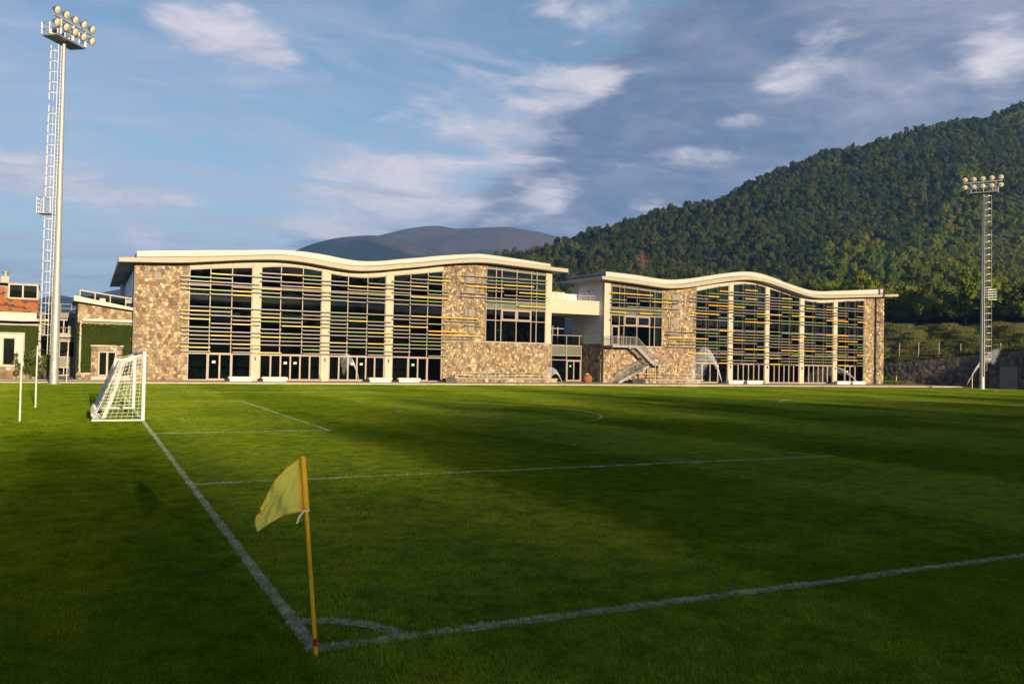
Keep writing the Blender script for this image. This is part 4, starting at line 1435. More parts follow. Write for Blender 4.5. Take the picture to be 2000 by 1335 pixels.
def annex_house():
    root = empty('annex_house', FAC, TH, 'low stone house with an ivy-covered front and glazed double door behind the goal', 'house')
    d = 1.0
    top = lambda u: 6.41 - (u + 2.68) * 0.121
    zones = []
    a, b = -2.66, 1.44
    us = [a, -1.3, 0.0, b]
    w = MB().strip([(u, top(u)) for u in us], [(u, GZ) for u in us], d, d + .35).build('stone_wall', 'mortar', root)
    zones.append((w, rubble(a, b, 4.95, top, .40, 31), d, None, 1))
    zones.append((w, rubble(-1.60, -1.08, GZ + .3, 2.90, .33, 32), d - .06, None, 1))
    zones.append((w, rubble(.32, .80, GZ + .3, 2.90, .33, 33), d - .06, None, 1))
    zones.append((w, rubble(-1.60, .80, 2.50, 2.90, .33, 34), d - .06, None, 1))
    zones.append((w, rubble(a, -1.62, GZ, .72, .33, 35), d - .03, None, 1))
    MB().box(a, a + .3, d + .36, 9, GZ, 6.2).build('side_wall', 'grey_render', root)
    r = MB().strip([(-3.0, 7.0), (b, 6.18)], [(-3.0, 6.55), (b, 5.95)], d - .8, d - .62).build('roof', 'roof_white', root)
    MB().strip([(-2.98, 6.66), (b, 6.06)], [(-2.98, 6.60), (b, 6.0)], d - .615, 9).build('soffit', 'soffit', r)
    c = MB()
    f = lambda u: 7.50 - (u + 2.57) * .135
    for u in (-2.57, -1.45, -.3, .9):
        c.box(u, u + .08, d + .2, d + .3, 6.2, f(u))
    c.strip([(-2.57, 7.55), (b, 7.03)], [(-2.57, 7.45), (b, 6.93)], d + .19, d + .31)
    cl = c.build('clerestory', 'frame_mauve', root)
    for p, q in ((-2.49, -1.45), (-1.37, -.3), (-.22, .9)):
        pane(cl, p, q, 6.3, f(p) - .06, f(q) - .06, d=d + .23)
    MB().box(-2.3, b, d + .5, 8.5, 6.6, 6.9).build('roof_deck', 'roof_top', r)
    MB().box(-1.06, -.62, d + .16, d + .19, 6.62, 6.9).build('roof_vent', 'roof_white', r)
    MB().box(-2.32, b, d - .35, d - .002, 4.95, 5.16).build('canopy', 'roof_white', root)
    MB().box(-2.50, -2.36, d - .13, d - .002, .6, 4.95).build('stone_edge', 'concrete', root)
    MB().box(-2.50, -1.62, d - .13, d - .002, .55, .70).build('stone_edge', 'concrete', root)
    MB().box(-1.66, .86, d - .20, d - .10, 2.88, 3.0).build('lintel', 'concrete', root)
    for u0, u1, z0, z1 in ((-2.34, -1.6, .72, 4.72), (-1.6, .80, 2.95, 4.72), (.80, b - .03, .5, 4.72), (-2.66, -2.52, .7, 4.8)):
        MB().box(u0 + .01, u1 - .01, d - .055, d - .034, z0 + .02, z1 - .02).build('ivy_backing', 'forest_floor', root)  # flat dark backing added behind the leaves, hides the pale wall
    leaf_cover('ivy', root, [(-2.34, -1.6, .72, 4.72), (-1.6, .80, 2.95, 4.72), (.80, b - .03, .5, 4.72), (-2.66, -2.5, .7, 4.8)], 430, .14, d - .06, 4)
    fr = MB()
    z0, z1 = GZ + .3, 2.48
    fr.box(-1.06, -.95, d - .14, d, z0, z1).box(.20, .31, d - .14, d, z0, z1).box(-.95, .20, d - .14, d, z1 - .10, z1).box(-.95, .2, d - .14, d, z0, z0 + .12).box(-.45, -.30, d - .13, d, z0 + .12, z1 - .1)
    dr = fr.build('door', 'frame_mauve', root)
    pane(dr, -.95, -.45, z0 + .12, z1 - .1, d=d - .07)
    pane(dr, -.30, .20, z0 + .12, z1 - .1, d=d - .07)
    MB().box(-1.30, -1.18, d - .24, d - .14, 2.28, 2.48).build('wall_lamp', 'dark_metal', root)
    MB().box(-.30, -.16, d - .30, d - .18, 2.62, 2.82).build('wall_lamp', 'dark_metal', root)
    MB().box(-1.6, 1.4, d - .6, d - .2, GZ, GZ + .28).build('step', 'concrete', root)
    stonework(root, zones, 300)


def brick_house():
    root = empty('brick_house', FAC, TH, 'orange brick house with dark brick pattern and a glazed corner above an ivy wall', 'house')
    d = 2.0
    MB().box(-16, -5.60, d + .06, 9, 5.5, 7.62).build('wall', 'mortar', root)
    rg = random.Random(5)
    o, k = MB(), MB()

    def lay(front, a, b, z0, z1, skip):
        bh, bw = .125, .30
        j = 0
        z = z0
        while z + bh <= z1 + .02:
            x = a - (bw / 2 if j % 2 else 0)
            while x < b:
                x0, x1 = max(x + .006, a), min(x + bw - .006, b)
                if x1 - x0 > .03 and not skip(x0, x1, z):
                    zone = math.sin(x * 1.9 + j * .9) + math.sin(j * 1.7 + x * .6)
                    t = k if (zone > .75 and rg.random() < .75) or rg.random() < .05 else o
                    p = rg.uniform(.0, .012)
                    if front: t.box(x0, x1, d + .0 - p, d + .059, z + .006, z + bh - .006)
                    else: t.box(-5.599, -5.54 + p, x0, x1, z + .006, z + bh - .006)
                x += bw
            z += bh
            j += 1
    win = lambda x0, x1, z: x1 > -7.72 and z > 6.5
    lay(True, -9.6, -5.60, 5.5, 7.6, win)
    lay(False, d + .07, 8.9, 5.3, 6.55, lambda a, b, z: False)
    tag(o.build('brickwork', 'brick_orange', root), kind='stuff')
    tag(k.build('brickwork', 'brick_dark', root), kind='stuff')
    fr = MB()
    for u in (-7.70, -6.72, -5.68):
        fr.box(u, u + .12, d - .04, d + .055, 6.58, 7.82)
    fr.box(-7.58, -5.57, d - .035, d + .055, 6.58, 6.70).box(-7.58, -5.57, d - .035, d + .055, 7.70, 7.82)
    for y in (3.6, 5.2, 6.8, 8.2):
        fr.box(-5.595, -5.53, y, y + .12, 6.58, 7.82)
    fr.box(-5.594, -5.54, d + .06, 8.3, 6.585, 6.69).box(-5.594, -5.54, d + .06, 8.3, 7.71, 7.815)
    f = fr.build('window', 'frame_mauve', root)
    pane(f, -7.58, -6.72, 6.70, 7.70, d=d - .01)
    pane(f, -6.60, -5.68, 6.70, 7.70, d=d - .01)
    for p, q in ((d + .06, 3.6), (3.72, 5.2), (5.32, 6.8), (6.92, 8.2)):
        MB().box(-5.59, -5.57, p, q, 6.69, 7.71).build('pane', 'glass', f)
    MB().box(-16, -5.5, d - .1, 9, 7.825, 7.88).build('roof', 'roof_top', root)
    ch = MB().box(-8.25, -7.66, 2.6, 3.3, 7.885, 8.42).build('chimney', 'concrete', root)
    MB().tube([(-7.95, 2.95, 8.421), (-7.95, 2.95, 8.72)], .20, 12).tube([(-7.95, 2.95, 8.74), (-7.95, 2.95, 8.82)], .26, 12).tube([(-7.85, 2.95, 8.83), (-7.85, 2.95, 9.05)], .07, 8).build('chimney_cap', 'steel', ch)
    MB().box(-16, -5.62, d - 1.0, d - .02, 4.96, 5.46).build('parapet', 'roof_white', root)
    cn = [(-16, 5.0), (-9.0, 4.84), (-6.6, 4.82), (-4.58, 4.90)]
    MB().strip([(u, z + .10) for u, z in cn], [(u, z - .08) for u, z in cn], d - 1.9, d + 1.6).build('canopy', 'roof_white', root)
    MB().tube([(-5.8, d - .9, 5.6), (-5.55, d - .9, 5.62), (-5.38, d - .9, 5.4), (-5.36, d - .9, 4.95)], .05, 8).build('drain_pipe', 'steel', root)
    # lower storey
    e = d - .5
    MB().box(-16, -5.42, e + .10, 9, GZ, 4.72).build('wall', 'mortar', root)
    zones = []
    w = MB().box(-10, -5.40, e + .02, e + .098, GZ, 1.12).build('stone_base', 'mortar', root)
    zones.append((w, rubble(-10, -5.42, GZ, 1.10, .40, 36), e + .02, None, 1))
    MB().box(-10, -5.27, e - .12, e + .09, 4.44, 4.62).build('stone_edge', 'concrete', root)
    MB().box(-5.46, -5.28, e - .12, e + .09, 1.13, 4.43).build('stone_edge', 'concrete', root)
    p = MB().box(-10, -7.95, e - .06, e + .09, 1.13, 3.72).box(-7.05, -6.52, e - .06, e + .09, 1.13, 3.72).box(-7.95, -7.05, e - .06, e + .09, 3.44, 3.72).box(-7.95, -7.05, e - .06, e + .09, 1.13, 1.2)
    p.build('window_surround', 'white_render', root)
    MB().box(-10, -6.42, e - .14, e + .09, 3.725, 3.86).box(-6.52, -6.42, e - .14, e + .09, 1.13, 3.72).build('stone_edge', 'concrete', root)
    fr = MB().box(-7.95, -7.87, e - .02, e + .08, 1.2, 3.44).box(-7.13, -7.05, e - .02, e + .08, 1.2, 3.44).box(-7.87, -7.13, e - .02, e + .08, 3.36, 3.44).box(-7.87, -7.13, e - .02, e + .08, 1.2, 1.28)
    f = fr.build('window', 'frame_mauve', root)
    MB().box(-7.86, -7.14, e + .05, e + .06, 2.5, 3.35).build('blind', 'blind', f)
    pane(f, -7.87, -7.13, 1.28, 3.36, d=e + .02)
    for u0, u1, z0, z1 in ((-10, -6.43, 3.88, 4.42), (-6.40, -5.48, 1.15, 4.42)):
        MB().box(u0 + .01, u1 - .01, e + .0, e + .018, z0 + .02, z1 - .02).build('ivy_backing', 'forest_floor', root)  # backing sheet added under the ivy leaves
    leaf_cover('ivy', root, [(-10, -6.42, 3.88, 4.42), (-6.40, -5.48, 1.15, 4.42)], 430, .13, e - .02, 6)
    stonework(root, zones, 300)


def grey_house():
    root = empty('grey_house', FAC, TH, 'grey rendered three-storey house with a roof terrace, seen between the brick and ivy houses', 'house')
    d = 12.0
    MB().box(-8, -1.9, d, d + 8, GZ, 5.95).build('wall', 'grey_render', root)
    MB().box(-8, -1.9, d - .35, d - .004, 5.5, 5.98).build('cornice', 'grey_render', root)
    MB().box(-6, -1.9, d - .6, d - .004, 3.72, 4.0).build('balcony', 'concrete', root)
    r = MB()
    for u in (-5.6, -4.7, -3.8, -2.9, -2.0):
        r.bar((u, d - .1, 5.98), (u, d - .1, 6.8), .06)
    for z in (6.8, 6.4):
        r.bar((-5.7, d - .1, z), (-1.95, d - .1, z), .06)
    r.build('railing', 'grey_board', root)
    r = MB()
    for i in range(18):
        r.bar((-5.9 + i * .23, d - .55, 4.0), (-5.9 + i * .23, d - .55, 4.6), .025)
    r.bar((-5.95, d - .55, 4.6), (-1.95, d - .55, 4.6), .05)
    r.build('railing', 'grey_board', root)

    def win(u0, u1, z0, z1, cols, nm='window', blind=0):
        fr = MB()
        w = .09
        fr.box(u0, u0 + w, d - .06, d - .003, z0, z1).box(u1 - w, u1, d - .06, d - .003, z0, z1).box(u0 + w, u1 - w, d - .06, d - .003, z0, z0 + w).box(u0 + w, u1 - w, d - .06, d - .003, z1 - w, z1)
        st = (u1 - u0) / cols
        for i in range(1, cols):
            fr.box(u0 + st * i - w / 2, u0 + st * i + w / 2, d - .055, d - .003, z0 + w, z1 - w)
        f = fr.build(nm, 'frame_mauve', root)
        for i in range(cols):
            a, b = u0 + st * i + w / 2, u0 + st * (i + 1) - w / 2
            MB().box(a, b, d - .012, d - .004, z0 + w, z1 - w).build('dark_room', 'interior', f)
            if blind:
                MB().box(a, b, d - .022, d - .014, z1 - w - blind * (z1 - z0), z1 - w).build('blind', 'blind', f)
            pane(f, a, b, z0 + w, z1 - w, d=d - .045)
    win(-3.95, -3.05, 4.02, 5.36, 2, 'door')
    win(-3.85, -2.3, 1.85, 3.40, 2, 'window', .55)
    win(-5.4, -4.6, 1.85, 3.40, 1)
    win(-3.9, -2.9, GZ + .02, .95, 2, 'cellar_window')
    MB().box(-2.66, -2.5, d - .2, d - .02, 3.3, 3.5).build('wall_lamp', 'pole_white', root)


annex_house()
brick_house()
grey_house()


def shrub(name, loc, rx, rz, n, seed, label, cat='shrub', mat='leaf', size=.16, group=None):
    rg = np.random.default_rng(seed)
    root = empty(name, loc, 0, label, cat, group)
    st = MB()
    for i in range(5):
        a = rg.uniform(0, 6.28)
        p = Vector((math.cos(a) * rx * .5, math.sin(a) * rx * .5, rz * rg.uniform(1.0, 1.5)))
        st.tube([(0, 0, -.05), p * .5 + Vector((0, 0, .05)), p], [.035, .025, .01], 6)
    st.build('stem', 'bark', root)
    mb = MB()
    cs = [Vector((rg.normal(0, rx * .4), rg.normal(0, rx * .4), rz * rg.uniform(.35, 1.7))) for _ in range(14)]
    for _ in range(n):
        c = cs[rg.integers(len(cs))]
        v = Vector(rg.normal(0, 1, 3)).normalized()
        p = c + v * (rx * .42 * rg.uniform(.6, 1.1))
        p.z = max(p.z, .03)
        nrm = (v + Vector(rg.normal(0, .5, 3))).normalized()
        t = nrm.cross(Vector(rg.normal(0, 1, 3))).normalized()
        b = nrm.cross(t)
        s = size * rg.uniform(.6, 1.3)
        mb.add([p - t * s * .5, p - b * s * .4, p + t * s * .5, p + b * s * .4], [(0, 1, 2, 3)])
    mb.build('foliage', mat, root, recalc=False)
    return root


shrub('shrub', fac_pt(-5.9, .6, GZ), .75, 1.25, 900, 61, 'tall loose green shrub against the ivy wall of the brick house')
shrub('shrub', fac_pt(-4.9, 1.4, GZ), .65, 1.15, 800, 62, 'dark shrub by the corner between brick house and tall floodlight mast')
shrub('shrub', fac_pt(-6.9, .8, GZ), .40, 1.2, 130, 63, 'thin sparse young shrub in front of the white window surround')


# ------------------------------------------------------------------ benches, pot, boxes, stair
def make_bench(u0, u1, label):
    root = empty('bench', fac_pt((u0 + u1) / 2, -1.6, GZ), TH, label, 'bench', 'white benches along the halls')
    L = u1 - u0
    MB().box(-L / 2 + .12, L / 2 - .12, -.24, .24, 0, .24).build('plinth', 'bench_white', root)
    MB().box(-L / 2, L / 2, -.30, .30, .245, .37).build('slab', 'bench_white', root)
    for k, (p, q) in enumerate(((-L / 2 + .08, -.05), (.03, L / 2 - .10))):
        s = MB()
        for i in range(5):
            y = -.24 + i * .105
            s.box(p, q, y, y + .085, .373, .412)
        s.build('seat', 'wood', root)
    return root


for (u0, u1), lb in zip(((8.94, 11.0), (11.76, 13.98), (21.52, 23.8), (24.4, 26.64), (65.4, 67.85), (68.3, 70.9), (83.6, 86.15), (86.4, 88.95)),
                        ('white bench beside the left-hand glass door of the nearer hall', 'white bench below the second window bay of the nearer hall', 'white bench below the third window bay of the nearer hall', 'white bench by the fourth window bay of the nearer hall, beside the stone wall',
                         'white bench at the first pillar of the farther hall', 'white bench below the second window bay of the farther hall', 'white bench at the last pillar of the farther hall', 'white bench in front of the last door of the farther hall')):
    make_bench(u0, u1, lb)


def pot():
    root = empty('rust_pot', fac_pt(45.92, -1.5, GZ), TH, 'big round rust-brown pot on the terrace before the dark side wall', 'pot')
    prof = [(0.30, 0), (.44, .12), (.53, .35), (.54, .52), (.46, .72), (.30, .84), (.27, .86), (.30, .92), (.24, .92), (.22, .80)]
    mb = MB()
    n = 20
    vs = [(r * math.cos(2 * math.pi * k / n), r * math.sin(2 * math.pi * k / n), z) for r, z in prof for k in range(n)]
    fs = [(i * n + k, i * n + (k + 1) % n, (i + 1) * n + (k + 1) % n, (i + 1) * n + k) for i in range(len(prof) - 1) for k in range(n)]
    fs += [tuple(range(n))[::-1], tuple((len(prof) - 1) * n + k for k in range(n))]
    mb.add(vs, fs)
    mb.build('body', 'rust', root, smooth=True)
    MB().tube([(0, 0, .86), (0, 0, .97), (.02, 0, 1.0)], [.26, .25, .06], 14).build('lid', 'galvanised', root)


pot()
for u, lb in ((29.8, 'dark low box on the terrace at the end of the nearer planter wall'), (52.35, 'dark low box on the terrace beside the outside stair')):
    r = empty('service_box', fac_pt(u, -1.6, GZ), TH, lb, 'box', 'dark boxes on the terrace')
    w = .55 if u < 40 else .85
    MB().box(-w, w, -.4, .4, 0, .34).build('body', 'dark_metal', r)
    MB().box(-w - .03, w + .03, -.43, .43, .342, .40).build('lid', 'dark_metal', r)


def planter_fence(u0, u1, label, seed):
    """low rail fence on the planter with yellow and green bars"""
    root = empty('planter_fence', fac_pt(u0, -1.2, .565), TH, label, 'fence', 'low rail fences on the planters')
    L = u1 - u0
    n = int(L / .95)
    for i in range(n + 1):
        MB().bar((L * i / n, 0, -.01), (L * i / n, 0, .62), .03).build('post', 'galvanised', root)
    rg = random.Random(seed)
    x = .1
    while x < L - .8:
        l = rg.uniform(1.2, 3.2)
        z = rg.choice((.18, .33, .47, .58))
        MB().bar((x, -.03, z), (min(x + l, L), -.03, z), .045).build('rail', rg.choice(('slat_yellow', 'slat_yellow', 'slat_green')), root)
        x += l * rg.uniform(.45, .9)
    for z in (.25, .55):
        MB().bar((0, .02, z), (L, .02, z), .02).build('rail', 'galvanised', root)


planter_fence(30.6, 41.2, 'low fence with yellow and green bars on the planter of the nearer hall', 3)
planter_fence(53.6, 61.6, 'low fence with yellow and green bars on the planter of the farther hall', 8)


def outside_stair():
    root = empty('outside_stair', FAC, TH, 'grey steel outside stair zigzagging up to the gym door of the farther hall', 'stair')
    y0, y1 = -1.75, -.35
    # upper landing, middle landing
    MB().box(48.95, 52.2, y0, y1 + .25, 4.02, 4.20).build('landing', 'steel', root)
    MB().box(54.6, 56.5, y0, y1 + .25, 2.08, 2.22).build('landing', 'steel', root)

    def flight(a, b, n, y0, y1):
        f = MB()
        for y in (y0 + .03, y1 - .03):
            f.bar((a[0], y, a[1] - .05), (b[0], y, b[1] - .05), .06, .26)
        s = f.build('stringer', 'steel', root)
        for i in range(n):
            t = (i + .5) / n
            x, z = a[0] + (b[0] - a[0]) * t, a[1] + (b[1] - a[1]) * t
            MB().box(x - .14, x + .14, y0 + .06, y1 - .06, z - .02, z + .02).build('step', 'steel', root)

    def rail(a, b, y, n):
        r = MB()
        for i in range(n + 1):
            t = i / n
            x, z = a[0] + (b[0] - a[0]) * t, a[1] + (b[1] - a[1]) * t
            r.bar((x, y, z - .02), (x, y, z + .98), .022 if i % 4 else .05)
        for h in (.98, .12):
            r.bar((a[0], y, a[1] + h), (b[0], y, b[1] + h), .045 if h > .5 else .03)
        r.build('railing', 'steel', root)
    flight((52.2, 4.15), (54.7, 2.18), 10, y0, -1.08)
    flight((54.7, 2.16), (50.3, .16), 11, -1.02, y1)
    rail((48.98, 4.2), (52.2, 4.2), y0 + .02, 22)
    rail((52.2, 4.2), (54.65, 2.2), y0 + .02, 16)
    rail((54.65, 2.2), (56.46, 2.2), y0 + .02, 12)
    rail((54.65, 2.2), (50.35, .2), y0 + .72, 22)
    rail((54.65, 2.2), (50.35, .2), y1 + .0, 22)
    r = MB()
    for x in (48.98, 56.46):
        z = 4.2 if x < 50 else 2.2
        for i in range(9):
            y = y0 + (y1 + .2 - y0) * i / 8
            r.bar((x, y, z), (x, y, z + .98), .022)
        r.bar((x, y0, z + .98), (x, y1 + .2, z + .98), .045)
    r.build('railing', 'steel', root)
    for x in (49.1, 51.9):
        MB().bar((x, y0 + .1, 4.02), (x, -.08, 3.3), .07).build('bracket', 'steel', root)
    for x in (54.8, 56.3):
        for y in (y0 + .08, -.2):
            MB().bar((x, y, GZ - .01), (x, y, 2.09), .08).build('post', 'steel', root)


outside_stair()


def exercise_machine(u, dpt, z, kind, label):
    root = empty('exercise_machine', fac_pt(u, dpt, z), TH + (0.5 if kind % 2 else -.2), label, 'exercise machine', 'exercise machines in the gym windows')
    if kind == 0:                                  # treadmill
        MB().box(-.35, .35, -.8, .8, .0, .18).build('deck', 'dark_metal', root)
        MB().bar((-.32, .6, .18), (-.32, .8, 1.25), .07).bar((.32, .6, .18), (.32, .8, 1.25), .07).build('upright', 'galvanised', root)
        MB().box(-.42, .42, .68, .86, 1.24, 1.40).build('console', 'pole_white', root)
        MB().bar((-.36, .1, 1.0), (-.36, .75, 1.1), .05).bar((.36, .1, 1.0), (.36, .75, 1.1), .05).build('handrail', 'galvanised', root)
    else:                                          # cross trainer or bike
        MB().box(-.12, .12, -.7, .7, 0, .10).build('base', 'dark_metal', root)
        MB().bar((0, .45, .1), (0, .6, 1.35), .09).build('upright', 'galvanised', root)
        MB().box(-.16, .16, .5, .62, 1.36, 1.62).build('console', 'dark_metal', root)
        MB().bar((-.28, -.1, .3), (-.30, .3, 1.55), .05).bar((.28, .1, .3), (.30, .4, 1.50), .05).build('arm', 'galvanised', root)
        MB().tube([(-.06, .35, .42), (.06, .35, .42)], .32, 14).build('flywheel', 'dark_metal', root)


for u, k, lb in ((35.2, 1, 'grey exercise machine behind the narrow end pane of the nearer gym window'), (37.0, 0, 'treadmill behind the gym window of the nearer hall'), (38.7, 1, 'exercise bike behind the middle gym pane of the nearer hall'),
                 (39.6, 1, 'cross trainer beside the bike behind the nearer gym window'), (40.7, 1, 'cross trainer behind the last gym pane of the nearer hall'),
                 (50.5, 1, 'exercise machine seen through the stair-top door of the farther hall'), (52.6, 0, 'treadmill behind the gym window of the farther hall'), (54.6, 1, 'cross trainer behind the gym window of the farther hall')):
    exercise_machine(u, 1.6, 4.205, k, lb)
# ------------------------------------------------------------------ floodlight masts
def make_mast(loc, height, row_dir, face_dir, ladder_dir, label, r0, r1, basket_z):
    root = empty('floodlight_mast', loc, 0, label, 'floodlight mast', 'floodlight masts at the pitch')
    row, face, lad = Vector((*row_dir, 0)).normalized(), Vector((*face_dir, 0)).normalized(), Vector((*ladder_dir, 0)).normalized()
    up = Vector((0, 0, 1))
    MB().tube([(0, 0, -.05), (0, 0, height * .33), (0, 0, height * .66), (0, 0, height)], [r0, r0 + (r1 - r0) * .36, r0 + (r1 - r0) * .7, r1], 16).build('pole', 'galvanised', root, smooth=True)
    MB().tube([(0, 0, -.02), (0, 0, .05)], r0 + .22, 16).build('base_plate', 'galvanised', root)
    # platform
    P = MB()
    H = height
    A = [row * s * 1.5 + face * t * .65 for s, t in ((-1, -1), (1, -1), (1, 1), (-1, 1))]
    P.add([a + up * H for a in A] + [a + up * (H + .12) for a in A], [(3, 2, 1, 0), (4, 5, 6, 7), (0, 1, 5, 4), (1, 2, 6, 5), (2, 3, 7, 6), (3, 0, 4, 7)])
    P.build('platform', 'steel', root)
    g = MB()
    for i in range(4):
        a, b = A[i], A[(i + 1) % 4]
        for h in (.5, 1.0):
            g.bar(a + up * (H + h), b + up * (H + h), .05)
        k = 4 if i % 2 == 0 else 2
        for j in range(k):
            c = a.lerp(b, j / k)
            g.bar(c + up * (H + .12), c + up * (H + 1.0), .05)
    g.build('guard_rail', 'galvanised', root)
    b = MB()
    for j in range(3):
        c = row * (j - 1) * .8 - face * .2
        b.box(c.x - .22, c.x + .22, c.y - .22, c.y + .22, H + .121, H + .62)
    b.build('control_box', 'lamp_body', root)
    fr = MB()
    front = face * .75
    for h in (1.25, .62):
        fr.bar(row * -2.05 + front + up * (H + h), row * 2.05 + front + up * (H + h), .12)
    for s in (-1.3, 0, 1.3):
        fr.bar(row * s + front + up * (H + .1), row * s + front + up * (H + 1.3), .09)
    fr.build('lamp_rack', 'galvanised', root)
    aim = (face - up * .42).normalized()
    for h in (1.62, .72):
        for j in range(5):
            c = row * ((j - 2) * .94) + front + face * .18 + up * (H + h)
            hd = MB()
            hd.tube([c - aim * .42, c - aim * .30, c - aim * .04, c], [.10, .17, .295, .31], 14)
            lh = hd.build('lamp', 'lamp_body', root, smooth=True)
            lens = MB().tube([c + aim * .004, c + aim * .03, c + aim * .05], [.27, .18, .03], 14)
            lens.tube([c + aim * .045, c + aim * .07], [.06, .05], 8)
            lens.build('lamp_lens', 'lamp_glass', lh, recalc=False)
            MB().bar(c - aim * .2 - up * .05, row * ((j - 2) * .94) + front + up * (H + (1.25 if h > 1 else .62)), .06).build('bracket', 'dark_metal', lh)
    # caged ladder
    side = Vector((-lad.y, lad.x, 0))
    pr = lambda z: r0 + (r1 - r0) * z / height
    L = MB()
    z0 = 2.2
    top = height - .2
    gaps = ((basket_z - .2, basket_z + 1.1), (height * .815, height * .83))
    for s in (-.2, .2):
        L.bar(lad * (pr(z0) + .16) + side * s + up * z0, lad * (pr(top) + .16) + side * s + up * top, .028)
    z = z0
    while z < top:
        p = lad * (pr(z) + .16) + up * z
        L.bar(p - side * .2, p + side * .2, .03)
        z += .30
    ld = L.build('ladder', 'galvanised', root)
    z = 3.6
    c = MB()
    while z < top:
        if not any(a < z < b for a, b in gaps):
            pts = []
            for k in range(9):
                a = math.pi * k / 8
                pts.append(lad * (pr(z) + .18 + math.sin(a) * .66) + side * (math.cos(a) * .36) + up * z)
            h = MB()
            for p, q in zip(pts, pts[1:]):
                h.bar(p, q, .02, .05)
            h.build('hoop', 'galvanised', ld)
        z += .78
    segs = [(3.6, gaps[0][0]), (gaps[0][1], gaps[1][0]), (gaps[1][1], top)]
    for a0, a1 in segs:
        for k in (2, 4, 6):
            a = math.pi * k / 8
            off = lambda z: lad * (pr(z) + .18 + math.sin(a) * .67) + side * (math.cos(a) * .37) + up * z
            c.bar(off(a0), off(a1), .018)
    c.build('cage_rail', 'galvanised', ld)
    # rest platform
    q = MB()
    b0 = lad * (pr(basket_z) + .2)
    for z in (0, .3, .6, .9, 1.2):
        a = [b0 + side * s * .42 + lad * t + up * (basket_z + z) for s, t in ((-1, 0), (-1, 1.0), (1, 1.0), (1, 0))]
        for m, n in zip(a, a[1:]):
            q.bar(m, n, .035)
    for s, t in ((-1, 0), (-1, .5), (-1, 1), (-.33, 1), (.33, 1), (1, 1), (1, .5), (1, 0)):
        p = b0 + side * s * .42 + lad * t + up * basket_z
        q.bar(p, p + up * 1.2, .03)
    fl = [b0 + side * s * .44 + lad * t + up * (basket_z - .03) for s, t in ((-1, 0), (-1, 1.02), (1, 1.02), (1, 0))]
    q.add(fl + [p + up * .04 for p in fl], [(0, 1, 2, 3), (7, 6, 5, 4), (0, 4, 5, 1), (1, 5, 6, 2), (2, 6, 7, 3), (3, 7, 4, 0)])
    q.build('rest_platform', 'galvanised', root)
    MB().tube([lad * .0 + side * (-r0 - .03) + up * 1.5, side * (-r1 - .03) + up * (height - .3)], .035, 6).build('cable', 'dark_metal', root)
    return root


make_mast((-4.03, 64.15, 0), 25.2, (.60, .80), (.80, -.60), (-.9, .44), 'tall floodlight mast rising beside the goal and the ivy house', .31, .125, 12.5)
make_mast((93.76, 60.08, 0), 23.4, (.51, -.86), (-.86, -.51), (.9, -.44), 'tall floodlight mast in front of the dark retaining wall below the wooded hill', .30, .125, 10.7)


